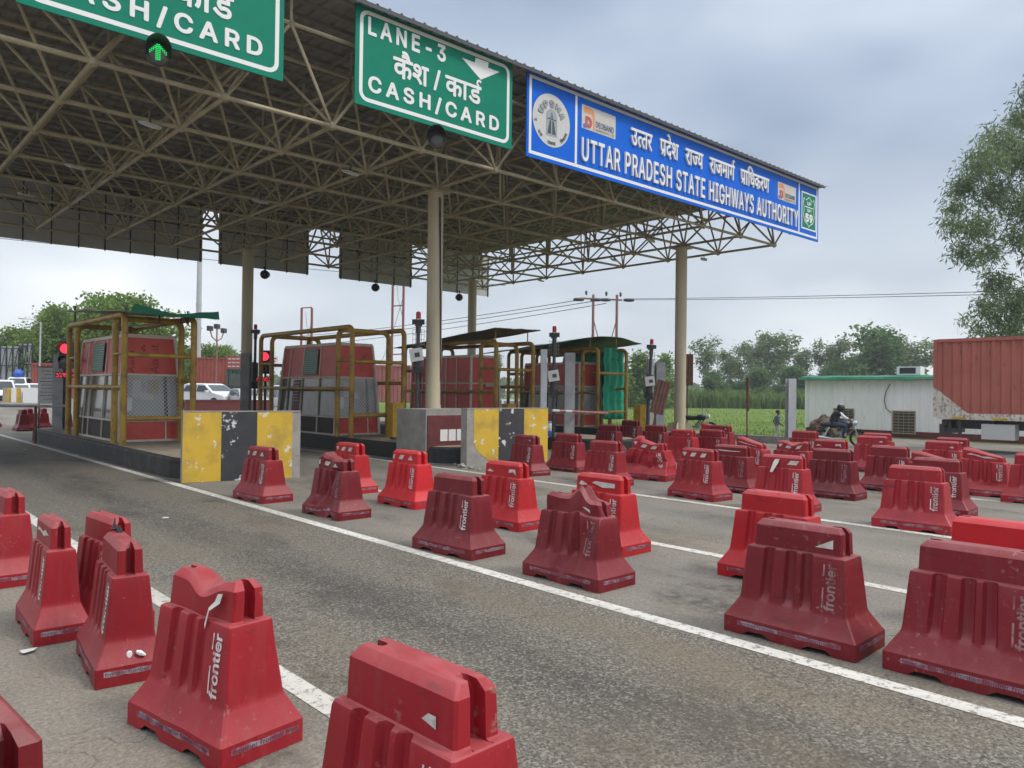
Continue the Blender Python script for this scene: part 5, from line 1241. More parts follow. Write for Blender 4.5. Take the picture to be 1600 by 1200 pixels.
while y < 5.85: pr_ += [(y, 0), (y + .09, .0), (y + .15, .05), (y + .24, .05), (y + .3, 0)]; y += .3
pr_ = pr_[:-1] + [(6.05, 0)]; vs = []
for yy, dx in pr_: vs += [(dx, yy, -1.3), (dx, yy, 1.36)]
b.add(vs, [(2 * i, 2 * i + 1, 2 * i + 3, 2 * i + 2) for i in range(len(pr_) - 1)]); b.b2(.07, 2.44, -6.08, 6.08, -1.34, 1.36)
b.b2(-.03, .09, 6.0, 6.12, -1.36, 1.4); b.b2(-.03, .09, -6.1, -5.98, -1.36, 1.4); b.b2(-.035, .1, -5.97, 5.99, 1.3, 1.41); b.b2(-.03, .1, -5.97, 5.99, -1.42, -1.28)
bo = b.build('container', tr_mat(), t); bo.location = (0, 0, zc)
b = MB()
for k in range(9): b.b2(-.04, -.032, 5.5 - 1.25 * k - .45, 5.5 - 1.25 * k, -1.4, -1.33)
rt_ = b.build('reflective_strip', M['cabinet'], t); rt_.location = (0, 0, zc)
b = MB(); b.b2(.5, .64, -6, 6, .8, 1.1); b.b2(1.8, 1.94, -6, 6, .8, 1.1)
for k in range(9): b.b2(.08, 2.36, -5.9 + 1.45 * k, -5.8 + 1.45 * k, .92, 1.12)
b.b2(.1, 2.3, 5.8, 5.95, .6, .95); b.build('chassis', M['dark'], t)
b = MB(); b.b2(.04, .5, 3.6, 4.6, .48, 1.0); b.build('tool_box', M['pale'], t)
b = MB()
for yy in (5.3, 5.62): b.b2(.12, .2, yy - .05, yy + .05, .62, 1.1)
b.build('bracket', M['dark'], t)
M['rubber'] = mat('rubber', (.02, .02, .02), .85)
def wheel(par, x, y, z, r, w_, rim, axis='x'):
    b = MB(); pf_ = [(r * .62, -w_ / 2), (r * .93, -w_ / 2), (r, -w_ * .35), (r, w_ * .35), (r * .93, w_ / 2), (r * .62, w_ / 2)]; b.lathe(pf_, (0, 0, 0), axis, 22); o = b.build('wheel', M['rubber'], par, smooth=40); o.location = (x, y, z)
    b = MB(); b.lathe([(r * .6, -w_ * .505), (r * .52, -w_ * .4), (r * .2, -w_ * .42), (r * .16, -w_ * .52), (.01, -w_ * .53)], (0, 0, 0), axis, 22); b.lathe([(.01, w_ * .53), (r * .16, w_ * .52), (r * .2, w_ * .42), (r * .52, w_ * .4), (r * .6, w_ * .505)], (0, 0, 0), axis, 22); b.build('rim', rim, o, smooth=40)
for yy in (1.9, .6, -5.0): wheel(t, .3, yy, .5, .5, .3, M['rust']); wheel(t, 2.1, yy, .5, .5, .3, M['rust'])

# people ------------------------------------------------------------------
def figure(name, pts, edges, mats, zones, parent=None):
    "one continuous body: joints with radii grown by a skin; zones(centre) -> material index"
    me = bpy.data.meshes.new(name); keys = list(pts); idx = {k: i for i, k in enumerate(keys)}
    me.from_pydata([pts[k][0] for k in keys], [(idx[a], idx[b_]) for a, b_ in edges], [])
    o = bpy.data.objects.new(name, me); COL.objects.link(o)
    sk = o.modifiers.new('skin', 'SKIN'); sk.use_smooth_shade = True
    for i, k in enumerate(keys):
        v = me.skin_vertices[0].data[i]; r_ = pts[k][1]; v.radius = (r_, r_) if not isinstance(r_, tuple) else r_; v.use_root = (i == 0)
    ss = o.modifiers.new('sub', 'SUBSURF'); ss.levels = ss.render_levels = 2
    bpy.context.view_layer.update(); new = bpy.data.meshes.new_from_object(o.evaluated_get(bpy.context.evaluated_depsgraph_get())); new.name = name
    bpy.data.objects.remove(o); bpy.data.meshes.remove(me); new.materials.clear()
    for m in mats: new.materials.append(m)
    for p_ in new.polygons: p_.material_index = zones(p_.center, p_.normal); p_.use_smooth = True
    return link(name, new, parent)
def hand(pts, edges, wrist, side, d, up, s=1.0, r=.009, curl=.35):
    "palm plus five unequal bent fingers from a wrist joint; d = pointing, up = towards the thumb"
    w_ = pts[wrist][0]; d = Vector(d).normalized(); up = Vector(up); up = (up - d * up.dot(d)).normalized(); n_ = d.cross(up)
    pts['palm' + side] = (w_ + d * .055 * s, (.026 * s, .014 * s)); edges.append((wrist, 'palm' + side))
    for k, (o_, ln) in enumerate(((.03, .06), (.01, .072), (-.012, .066), (-.032, .05))):
        a = w_ + d * .085 * s + up * o_ * s; b_ = a + (d * (1 - curl * .3) + n_ * curl * .5).normalized() * ln * .5 * s; c_ = b_ + (d * (1 - curl) + n_ * curl).normalized() * ln * .5 * s
        for j, q in enumerate((a, b_, c_)): pts['f%s%d%d' % (side, k, j)] = (q, r * s * (1 - .12 * j))
        edges += [('palm' + side, 'f%s%d0' % (side, k)), ('f%s%d0' % (side, k), 'f%s%d1' % (side, k)), ('f%s%d1' % (side, k), 'f%s%d2' % (side, k))]
    a = w_ + d * .03 * s + up * .036 * s; b_ = a + (d + up * .7).normalized() * .035 * s; pts['t%s0' % side] = (a, r * 1.1 * s); pts['t%s1' % side] = (b_, r * s); edges += [('palm' + side, 't%s0' % side), ('t%s0' % side, 't%s1' % side)]
M['skin'] = mat('skin_brown', (.17, .085, .05), .55); M['hair'] = mat('hair_black', (.012, .011, .01), .6)
V = Vector
# boy walking to the right along the field edge
s = 1.27 / 1.7
def S(x, y, z): return V((x, y, z)) * s
bp = {'pel': (S(0, 0, .92), .115 * s), 'spi': (S(.02, 0, 1.12), .12 * s), 'che': (S(.03, 0, 1.3), (.15 * s, .105 * s)), 'nec': (S(.04, 0, 1.46), .055 * s), 'chin': (S(.06, 0, 1.53), .07 * s), 'hd': (S(.05, 0, 1.62), .1 * s), 'top': (S(.04, 0, 1.7), .075 * s),
      'hl': (S(0, .09, .88), .1 * s), 'kl': (S(.16, .09, .5), .07 * s), 'al': (S(.06, .09, .1), .048 * s), 'tl': (S(.2, .09, .05), .04 * s),
      'hr': (S(0, -.09, .88), .1 * s), 'kr': (S(-.02, -.09, .5), .07 * s), 'ar': (S(-.3, -.09, .2), .048 * s), 'tr': (S(-.24, -.09, .07), .04 * s),
      'sl': (S(.03, .2, 1.4), .062 * s), 'el': (S(-.12, .25, 1.14), .048 * s), 'wl': (S(.04, .26, .95), .034 * s),
      'sr': (S(.03, -.2, 1.4), .062 * s), 'er': (S(-.06, -.25, 1.12), .048 * s), 'wr': (S(.14, -.22, .98), .034 * s), 'nose': (S(.155, 0, 1.6), .016 * s)}
be = [('pel', 'spi'), ('spi', 'che'), ('che', 'nec'), ('nec', 'chin'), ('chin', 'hd'), ('hd', 'top'), ('hd', 'nose'), ('pel', 'hl'), ('hl', 'kl'), ('kl', 'al'), ('al', 'tl'), ('pel', 'hr'), ('hr', 'kr'), ('kr', 'ar'), ('ar', 'tr'), ('che', 'sl'), ('sl', 'el'), ('el', 'wl'), ('che', 'sr'), ('sr', 'er'), ('er', 'wr')]
hand(bp, be, 'wl', 'l', (.5, 0, -.8), (1, 0, 0), s); hand(bp, be, 'wr', 'r', (.7, 0, -.6), (1, 0, .5), s)
def bz(c, n):
    z = c.z / s
    if z > 1.47: return 0
    if abs(c.y / s) > .19 and z < 1.2: return 0
    if z > .93: return 1
    if z > .14: return 2
    return 3
p = ground(1214, 692); root = thing('person', 'boy in a blue checked shirt and pale trousers walking by the field edge', 'person', (p.x, p.y, 0), R(-42))
figure('body', bp, be, [M['skin'], mat('shirt_blue', (.09, .14, .22), .8, (.2, .24, .32), 30, .45, .6), mat('trousers_grey', (.42, .45, .4), .8), M['dark']], bz, root)
def hair_cap(c, r_, parent, zc_):
    me = bpy.data.meshes.new('hair'); bm = bmesh.new(); bmesh.ops.create_icosphere(bm, subdivisions=3, radius=1)
    for v in bm.verts:
        v.co *= 1 + .05 * noise.noise(v.co * 5); v.co = V((v.co.x * r_ * 1.04, v.co.y * r_, v.co.z * r_ * 1.1))
    bmesh.ops.bisect_plane(bm, geom=bm.verts[:] + bm.edges[:] + bm.faces[:], plane_co=(0, 0, zc_), plane_no=(.55, 0, -1), clear_outer=True); bm.to_mesh(me); bm.free(); me.materials.append(M['hair'])
    o = link('hair', me, parent); o.location = c; return o
hair_cap(S(.035, 0, 1.64), .115 * s, root, .0)
for yy in (-.045, .045): b = MB(); b.lathe([(.002, -.012), (.012, 0), (.002, .012)], tuple(S(.142, yy, 1.62)), 'x', 8); b.build('eye', M['hair'], root)

def motorcycle(loc, rz, label, tank):
    t = thing('motorcycle', label, 'motorcycle', loc, rz)       # forward = +x
    chrome = M['galv']
    for x in (-.66, .66):
        b = MB(); n = 26; vs = []
        for i in range(n):
            a = 2 * math.pi * i / n
            for k in range(8): q = 2 * math.pi * k / 8; rr = .27 + .045 * math.cos(q); vs.append((rr * math.cos(a), .045 * math.sin(q), rr * math.sin(a)))
        b.add(vs, [(i * 8 + k, ((i + 1) % n) * 8 + k, ((i + 1) % n) * 8 + (k + 1) % 8, i * 8 + (k + 1) % 8) for i in range(n) for k in range(8)])
        o = b.build('wheel', M['rubber'], t, smooth=60); o.location = (x, 0, .315)
        b = MB()
        for k in range(12): a = math.pi * k / 6; b.cyl((0, .02 * (-1) ** k, 0), (.235 * math.cos(a), 0, .235 * math.sin(a)), .004, n=4)
        b.lathe([(.06, -.05), (.06, .05)], (0, 0, 0), 'y', 10); b.build('rim', chrome, o)
    b = MB(); b.tube([(.46, 0, .86), (.2, 0, .5), (-.1, 0, .36), (-.3, 0, .5)], .025); b.tube([(.42, 0, .8), (0, 0, .72), (-.55, 0, .74), (-.75, 0, .7)], .025); b.cyl((-.66, .08, .315), (-.1, .06, .4), .022); b.cyl((-.66, -.08, .315), (-.1, -.06, .4), .022); b.build('frame', M['dark'], t)
    b = MB()
    for s_ in (-.075, .075): b.cyl((.66, s_, .315), (.44, s_, .92), .022); b.cyl((-.62, s_ * 1.4, .34), (-.42, s_ * 1.4, .72), .03)
    b.build('fork', chrome, t)
    b = MB(); b.lathe([(.05, -.2), (.13, -.14), (.155, 0), (.14, .12), (.06, .22)], (.2, 0, .83), 'x', 14); b.build('fuel_tank', tank, t, smooth=60)
    b = MB(); b.tube([(.0, 0, .8), (-.25, 0, .79), (-.55, 0, .83), (-.72, 0, .85)], [.1, .12, .11, .06], 10); o = b.build('seat', M['black'], t, smooth=60)
    b = MB(); b.lathe([(.1, -.15), (.13, -.05), (.13, .08), (.1, .16)], (.05, 0, .45), 'y', 12); b.cyl((.08, 0, .5), (.16, 0, .7), .09, .07, 12); b.build('engine', M['grey_steel'], t, smooth=50)
    b = MB(); b.tube([(.2, -.1, .5), (.1, -.14, .3), (-.3, -.16, .28), (-.85, -.17, .36)], [.02, .025, .04, .045], 8); b.build('exhaust', chrome, t, smooth=60)
    b = MB(); b.tube([(.28, .36, 1.0), (.38, .3, 1.03), (.44, .1, .98), (.44, -.1, .98), (.38, -.3, 1.03), (.28, -.36, 1.0)], .016); hb = b.build('handlebar', chrome, t)
    b = MB()
    for s_ in (-.34, .34): b.cyl((.36, s_, 1.03), (.38, s_ * 1.15, 1.2), .007, n=5); b.lathe([(.02, -.012), (.055, 0), (.02, .012)], (.37, s_ * 1.2, 1.22), 'x', 10)
    b.build('mirror', M['black'], hb)
    b = MB(); b.lathe([(.05, -.08), (.095, 0), (.1, .05), (.09, .06)], (.54, 0, .88), 'x', 16); hl = b.build('headlight', chrome, t, smooth=60); b = MB(); b.lathe([(.088, .061), (.06, .075), (.01, .08)], (.54, 0, .88), 'x', 16); b.build('lens', M['white'], hl, smooth=60)
    b = MB()
    for x in (.66, -.66):
        vs = []
        for i in range(11):
            a = R(20 + 140 * i / 10) if x > 0 else R(35 + 130 * i / 10)
            for yy in (-.06, .06): vs.append((x + .35 * math.cos(a), yy, .315 + .35 * math.sin(a)))
        b.add(vs, [(2 * i, 2 * i + 1, 2 * i + 3, 2 * i + 2) for i in range(10)])
    b.build('mudguard', M['black'], t)
    b = MB(); b.b2(-.86, -.8, -.05, .05, .68, .76); b.build('tail_light', M['lamp_red'], t)
    return t
rp = survey(1312, 700, 29.0); rp.z = 0
motorcycle(rp, R(-48), 'black motorcycle being ridden past the white cabin', M['black'])
q0 = survey(1088, 668, 35.5); motorcycle((q0.x, q0.y, .0), R(-70), 'parked black motorcycle beside the corner column foot', M['black'])
# the rider
rp2 = {'pel': (V((-.3, 0, .88)), .14), 'spi': (V((-.25, 0, 1.04)), .15), 'che': (V((-.13, 0, 1.2)), (.19, .14)), 'nec': (V((-.03, 0, 1.34)), .065), 'hd': (V((.03, 0, 1.43)), .1), 'top': (V((.03, 0, 1.53)), .09),
       'hl': (V((-.26, .11, .86)), .12), 'kl': (V((.18, .2, .8)), .085), 'al': (V((.05, .18, .4)), .052), 'tl': (V((.2, .18, .34)), .042), 'hr': (V((-.26, -.11, .86)), .12), 'kr': (V((.18, -.2, .8)), .085), 'ar': (V((.05, -.18, .4)), .052), 'tr': (V((.2, -.18, .34)), .042),
       'sl': (V((-.1, .23, 1.3)), .082), 'el': (V((.08, .36, 1.12)), .062), 'wl': (V((.24, .34, 1.06)), .038), 'sr': (V((-.1, -.23, 1.3)), .082), 'er': (V((.08, -.36, 1.12)), .062), 'wr': (V((.24, -.34, 1.06)), .038)}
re_ = [('pel', 'spi'), ('spi', 'che'), ('che', 'nec'), ('nec', 'hd'), ('hd', 'top'), ('pel', 'hl'), ('hl', 'kl'), ('kl', 'al'), ('al', 'tl'), ('pel', 'hr'), ('hr', 'kr'), ('kr', 'ar'), ('ar', 'tr'), ('che', 'sl'), ('sl', 'el'), ('el', 'wl'), ('che', 'sr'), ('sr', 'er'), ('er', 'wr')]
hand(rp2, re_, 'wl', 'l', (.6, 0, -.5), (0, -1, 0), 1, .01, .8); hand(rp2, re_, 'wr', 'r', (.6, 0, -.5), (0, 1, 0), 1, .01, .8)
def rz_(c, n):
    if c.z > 1.37 and abs(c.y) < .12: return 0
    if c.x > .2 and c.z > .98: return 0
    if abs(c.y) > .26 and c.z > .98 and c.x > -.06: return 1
    if c.z > .94: return 2
    return 3 if c.z > .46 else 4
root = thing('person', 'motorcycle rider in black vest, white sleeves and dark helmet', 'person', rp, R(-48)); root.scale = (.97, .97, .97)
figure('body', rp2, re_, [M['skin'], mat('sleeve_white', (.66, .68, .74), .8), mat('vest_black', (.015, .016, .02), .8), mat('jeans_dark', (.03, .045, .08), .85), M['black']], rz_, root)
b = MB(); b.lathe([(.09, -.14), (.135, -.08), (.148, 0), (.135, .08), (.09, .13), (.02, .152)], (.03, 0, 1.49), n=20); he = b.build('helmet', M['black'], root, smooth=60)
b = MB(); vs = []
for i in range(9):
    a = R(-70 + 140 * i / 8)
    for z_, rr in ((1.43, .146), (1.53, .15)): vs.append((-.05 + rr * math.cos(a), rr * math.sin(a), z_))
b.add(vs, [(2 * i, 2 * i + 2, 2 * i + 3, 2 * i + 1) for i in range(8)]); b.build('visor', M['glassy'], he, smooth=60)
b = MB(); b.lathe([(.075, .128), (.05, .148), (.01, .156)], (.03, 0, 1.49), n=16); b.build('helmet_patch', M['white'], he, smooth=60)

# trees -------------------------------------------------------------------
def leaf(name, col):
    m = mat(name, col, .65, spec=.25); t = m.node_tree; b = t.nodes['Principled BSDF']; tr_ = t.nodes.new('ShaderNodeBsdfTranslucent'); tr_.inputs[0].default_value = (col[0] * 1.15, col[1] * 1.2, col[2] * .8, 1)
    mx_ = t.nodes.new('ShaderNodeMixShader'); mx_.inputs[0].default_value = .45; t.links.new(b.outputs[0], mx_.inputs[1]); t.links.new(tr_.outputs[0], mx_.inputs[2])
    t.links.new(mx_.outputs[0], [n for n in t.nodes if n.type == 'OUTPUT_MATERIAL'][0].inputs[0]); return m
def leaf_mats(name, dark, light): return [leaf(name + '_leaf_dark', dark), leaf(name + '_leaf_mid', tuple((a + b_) / 2 for a, b_ in zip(dark, light))), leaf(name + '_leaf_light', light)]
LM = {'euc': leaf_mats('eucalyptus', (.085, .125, .06), (.2, .255, .135)), 'broad': leaf_mats('broadleaf', (.1, .17, .04), (.22, .3, .085)), 'far': leaf_mats('far_tree', (.11, .16, .085), (.22, .275, .16)), 'deep': leaf_mats('deep_green', (.075, .14, .06), (.15, .23, .1)), 'pop': leaf_mats('poplar', (.12, .2, .07), (.22, .31, .12))}  # far leaves are paler: haze put into their colour besides the haze box
M['bark'] = mat('bark', (.2, .17, .14), .9, (.12, .1, .08), 8, .4, .65); M['bark_pale'] = mat('bark_pale', (.42, .39, .34), .8, (.25, .22, .19), 5, .45, .7)
def crown_mesh(name, blobs, per, size, droop, mats, seed, aspect=.35):
    "sprays of leaf-sized faces through the volume of each clump"
    r_ = random.Random(seed); b = MB()
    for (c0, rad) in blobs:
        c0 = V(c0)
        for i in range(int(per * (rad ** 2))):
            d = V((r_.gauss(0, 1), r_.gauss(0, 1), r_.gauss(0, 1))).normalized() * rad * (r_.random() ** .45) * (1 + .45 * noise.noise(c0 + V((i * .07, 0, 0)))); d.z *= .85
            tip = c0 + d; tone = r_.choice((0, 0, 1, 1, 2)) if noise.noise(tip * .9) < .1 else r_.choice((1, 2, 2, 0))
            for k in range(5):
                a = V((r_.gauss(0, 1), r_.gauss(0, 1), r_.gauss(0, .7) - droop)).normalized(); ln = size * r_.uniform(.6, 1.3); wv = a.cross(V((r_.gauss(0, 1), r_.gauss(0, 1), r_.gauss(0, 1)))).normalized() * ln * aspect * .5
                s0 = tip + V((r_.gauss(0, 1), r_.gauss(0, 1), r_.gauss(0, 1))) * size * .6
                b.add([s0 - wv * .3, s0 + a * ln * .5 - wv, s0 + a * ln, s0 + a * ln * .5 + wv], [(0, 1, 2, 3)], tone)
    return b.mesh(name, mats, fix=False)
def trunk_mesh(base, blobs, r0, bark, seed, lean=(0, 0), limbs=9):
    r_ = random.Random(seed); b = MB(); top = max(c[2] for c, _ in blobs); base = V(base); T = V((lean[0], lean[1], top * .86)); pts = [base + (T) * (k / 7) + V((r_.uniform(-1, 1), r_.uniform(-1, 1), 0)) * .02 * top * (k > 0) for k in range(8)]
    b.tube(pts, [r0 * (1.25 if k == 0 else 1) * (1 - .85 * k / 7) for k in range(8)], 9)
    for c, rad in sorted(blobs, key=lambda q: -q[1])[:limbs]:
        c = V(c); k = min(6, max(1, int(7 * max(.15, (c.z - base.z - (Vector((c.x, c.y, 0)).length) * .6) / (top * .86 + .01))))); s0 = pts[k]; mid = s0.lerp(c, .5) + V((0, 0, -.08 * (c - s0).length)); rr = r0 * (1 - .85 * k / 7) * .55
        b.tube([s0, mid, c, c + (c - mid) * .4], [rr, rr * .7, rr * .4, rr * .15], 6)
    return b.mesh('trunk', bark, smooth=60)
def tree_proto(name, label, cat, blobs, per, size, droop, mats, seed, r0, bark, aspect=.35, lean=(0, 0), group=None):
    t = thing(name, label, cat, (0, 0, 0), 0, group)
    link('trunk', trunk_mesh((0, 0, -.1), blobs, r0, bark, seed, lean), t); link('crown', crown_mesh('crown', blobs, per, size, droop, mats, seed, aspect), t)
    return t
def rblobs(seed, h, w_, n, lo=.35, shape='round'):
    r_ = random.Random(seed); out_ = []
    for i in range(n):
        f = lo + (1 - lo) * (i + r_.random()) / n; prof = math.sin(math.pi * min(1, max(.08, (f - lo * .8) / (1.12 - lo * .8)))) if shape == 'round' else max(.15, 1.15 - f)
        a = r_.uniform(0, 6.28); d = r_.uniform(.1, .62) * w_ * prof; out_.append(((d * math.cos(a), d * math.sin(a), f * h * .95), w_ * r_.uniform(.2, .34) * (.55 + .45 * prof)))
    return out_
# big eucalyptus at the right
ED = 48.0; ebase = survey(1618, 640, ED); ebase.z = 0
eb = []; r_ = random.Random(12)
for px, py, rp_ in ((1592, 185, 26), (1562, 222, 34), (1535, 255, 34), (1602, 245, 44), (1503, 290, 26), (1552, 300, 34), (1602, 318, 40), (1489, 322, 20), (1487, 350, 20), (1530, 355, 30), (1500, 392, 20), (1545, 392, 22), (1526, 408, 14), (1590, 372, 24), (1560, 440, 28), (1592, 470, 34), (1545, 478, 26), (1577, 512, 36), (1506, 500, 9), (1533, 515, 15), (1650, 210, 50), (1660, 300, 55), (1650, 400, 50), (1640, 480, 50), (1700, 330, 45), (1625, 140, 30)):
    for z_ in (0, 1):
        q = survey(px, py, ED + r_.uniform(-2.6, 2.6)) - ebase; eb.append((tuple(q), rp_ * ED / F_PX * (1 if z_ == 0 else .8)))
t = tree_proto('eucalyptus_tree', 'tall drooping eucalyptus rising behind the red truck at the right edge', 'tree', eb, 78, .42, .9, LM['euc'], 5, .34, M['bark_pale'], .19, (-.9, 0)); t.location = ebase
# wood behind the field: individual trees
D = {}
GT = 'trees beyond the field'
D['tall'] = tree_proto('eucalyptus_tree', 'slim pale-trunked eucalyptus right beside the corner column', 'tree', rblobs(21, 15, 5.2, 13, .4), 17, .7, .3, LM['far'], 21, .22, M['bark_pale'], .42, group=GT)
D['round'] = tree_proto('broadleaf_tree', 'deep green rounded tree, tallest one behind the white cabin', 'tree', rblobs(22, 14, 9.5, 18, .2), 15, .75, .2, LM['deep'], 22, .3, M['bark'], .5, group=GT)
D['airy'] = tree_proto('eucalyptus_tree', 'airy open-crowned eucalyptus in the middle of the field wood', 'tree', rblobs(23, 16, 7.5, 17, .36), 12, .75, .3, LM['far'], 23, .24, M['bark_pale'], .42, group=GT)
D['pop'] = tree_proto('poplar_tree', 'light green poplar right of the green tarpaulin', 'tree', rblobs(24, 11, 6.5, 18, .12, 'cone'), 22, .7, .0, LM['pop'], 24, .2, M['bark'], .5, group=GT)
def plant(kind, px, top, depth, label, wide=1.0, rz=0.0, first=False, pbase=0.0):
    p = survey(px, 640, depth); p.z = pbase; h = survey(px, top, depth).z - pbase
    h0 = {'tall': 15.4, 'round': 14.4, 'airy': 16.4, 'pop': 11.6, 'left': 8.6}[kind]; sc_ = (h / h0 * wide, h / h0 * wide, h / h0)
    if first: D[kind].location = p; D[kind].scale = sc_; D[kind].rotation_euler.z = rz; D[kind]['label'] = label
    else: dup(D[kind], p, rz, label, scale=sc_)
plant('tall', 1103, 522, 125, 'slim pale-trunked eucalyptus just right of the corner column', 1, .3, True)
plant('pop', 1000, 545, 95, 'light green poplar right of the green tarpaulin', 1.25, .5, True)
plant('airy', 1195, 516, 128, 'airy open-crowned eucalyptus above the edge-on rusty sign', 1.0, 1.0, True)
plant('round', 1358, 511, 118, 'deep green rounded tree, the bushiest one above the cabin roof', 1.1, 2.0, True)
plant('pop', 1035, 548, 100, 'light green poplar just left of the corner column', 1.0, 2.1)
plant('pop', 968, 560, 105, 'light green poplar half hidden by the green tarpaulin', 1.0, 4.1)
plant('airy', 1135, 545, 132, 'low open tree between the slim eucalyptus and the airy one', 1.1, 2.6)
plant('airy', 1165, 533, 138, 'open-crowned tree left of the airy one over the edge-on rusty sign', .9, 4.0)
plant('tall', 1222, 515, 130, 'tall eucalyptus directly above the boy', 1.25, 2.2)
plant('airy', 1254, 543, 126, 'low open tree left of the lone steel post top', 1.0, 5.0)
plant('tall', 1284, 527, 124, 'narrow eucalyptus standing over the cabin left corner', .85, 4.4)
plant('airy', 1312, 524, 122, 'eucalyptus left of the bushy deep green tree', .8, .4)
plant('tall', 1403, 520, 120, 'eucalyptus right above the air conditioner unit', 1.25, 5.2)
plant('tall', 1440, 527, 121, 'rounded eucalyptus next to the truck top corner', 1.2, 1.3)
plant('round', 1180, 575, 120, 'low bushy tree in the wood under the open crowned ones', 1.3, 3.1)
plant('round', 1240, 572, 119, 'low bushy tree in the wood, left of the lone steel post', 1.3, .7)
plant('round', 1118, 580, 122, 'low bushy tree right of the slim eucalyptus trunk', 1.1, 5.6)
plant('round', 1318, 560, 117, 'low dark bush tree behind the left half of the cabin', 1.2, 4.6)
plant('tall', 776, 548, 130, 'small tree standing alone behind the third booth roof', .6, 2.0)
# sugar cane and a far line of woods
g = MB(); rg = random.Random(31)
for i in range(5200):
    px = rg.uniform(950, 1275); dp = rg.uniform(104, 118); p = survey(px, 640, dp); h = rg.uniform(2.0, 3.1); a = rg.uniform(0, 6.28); wd = rg.uniform(.05, .16); dx, dy = math.cos(a) * wd, math.sin(a) * wd
    l1 = V((rg.uniform(-1.1, 1.1), rg.uniform(-1.1, 1.1), 0)); h *= .75 + .5 * noise.noise((p.x * .35, p.y * .35, 0)); h = max(h, .8); g.add([(p.x - dx, p.y - dy, 0), (p.x + dx, p.y + dy, 0), (p.x + dx + l1.x * .4, p.y + dy + l1.y * .4, h * .7), (p.x + l1.x, p.y + l1.y, h), (p.x - dx + l1.x * .4, p.y - dy + l1.y * .4, h * .7)], [(0, 1, 2, 3, 4)], rg.choice((0, 1, 1, 2)))
struct(g.build('sugar_cane', leaf_mats('cane', (.09, .15, .04), (.19, .26, .09)), fix=False), 'stuff')
g = MB(); rg = random.Random(33)
for i in range(15000):
    px = rg.uniform(-300, 1900); dp = rg.uniform(200, 260); p = survey(px, 640, dp); hm = 5 + 4 * noise.noise((px * .012, 0, 0)) + 3.0 * noise.noise((px * .06, 4, 0)); z = hm * rg.random() ** .7; sz = rg.uniform(.5, 1.2)
    a = V((rg.gauss(0, 1), rg.gauss(0, 1), rg.gauss(0, 1))).normalized() * sz; c_ = a.cross(V((rg.gauss(0, 1), rg.gauss(0, 1), rg.gauss(0, 1)))).normalized() * sz * .6; q = V((p.x, p.y, z)); g.add([q - a, q - c_, q + a, q + c_], [(0, 1, 2, 3)], rg.choice((0, 1, 1, 2)))
struct(g.build('far_woods', leaf_mats('woods', (.1, .14, .085), (.18, .22, .14)), fix=False), 'stuff')

# ------------------------------------------------------------------ power lines and masts
def h_pole():
    pa, pb = survey(925, 640, 60), survey(962, 640, 60); zt = survey(925, 466, 60).z; o = pa.copy(); o.z = 0
    t = thing('power_pole', 'twin rust coloured power pole with cross arm and insulators behind the fourth booth', 'power pole', o); v = V((pb.x - pa.x, pb.y - pa.y, 0)); d = v.normalized()
    for q in (V((0, 0, 0)), v): b = MB(); b.cyl(q, q + V((0, 0, zt + .3)), .12, .1, 8); b.build('pole', M['rust2'], t)
    b = MB(); b.cyl(-d * 1.0 + V((0, 0, zt)), v + d * .4 + V((0, 0, zt - .1)), .07, n=6); b.build('cross_arm', M['rust2'], t)
    b = MB(); b.cyl(V((0, 0, zt - 1.5)), v * .4 + V((0, 0, zt - 4.4)), .04, n=5); b.cyl(v + V((0, 0, zt - 1.6)), v * .6 + V((0, 0, zt - 4.4)), .04, n=5); b.build('brace', M['rust2'], t)
    for f, zz, hz in ((-.3, .55, 0), (.55, .5, 0), (1.15, .45, 0)): b = MB(); b.lathe([(.03, 0), (.1, .1), (.08, .16), (.11, .24), (.05, .36)], tuple(v * f + V((0, 0, zt + zz - .3))), n=8); b.build('insulator', M['dark'], t)
    for f in (-.62, .1, .5, 1.5):
        q = v * f + V((0, 0, zt - .1)); b = MB(); b.tube([q - d * .42, q - d * .2, q + d * .2, q + d * .42], [.09, .14, .14, .09], 8); b.build('insulator', M['dark'], t)
    return zt
M['rust2'] = mat('pole_rust', (.3, .15, .11), .8, (.2, .1, .08), 4, .4, .7)
zt = h_pole()
def cable(a, b_, sag, r, label, n=24):
    b = MB(); b.tube([V(a).lerp(V(b_), i / n) - V((0, 0, sag * 4 * (i / n) * (1 - i / n))) for i in range(n + 1)], r, 5); tag(b.build('power_line', M['wire']), label, 'power line', 'overhead power lines')
A = lambda x, y, d: survey(x, y, d)
cable(A(978, 467, 60), A(1760, 449, 40), .1, .02, 'upper of the two power lines running right from the twin pole')
cable(A(978, 468.5, 60), A(1760, 454, 40), .12, .02, 'lower of the two power lines running right from the twin pole')
cable(A(903, 469, 60), A(470, 525, 95), .3, .028, 'highest power line running left from the twin pole')
cable(A(925, 471, 60), A(470, 531, 95), .3, .028, 'middle power line running left from the twin pole')
cable(A(947, 474, 60), A(470, 541, 95), .3, .028, 'lowest power line running left from the twin pole')
cable(A(-60, 366, 48), A(790, 446, 62), .15, .02, 'single black line crossing the sky below the left sign backs')
for k, yy in enumerate((556, 562, 569)): cable(A(960, yy, 112), A(1475, yy - 14 + 2 * k, 96), .2, .02, '%s of the thin lines crossing in front of the field wood' % ('top', 'middle', 'bottom')[k])
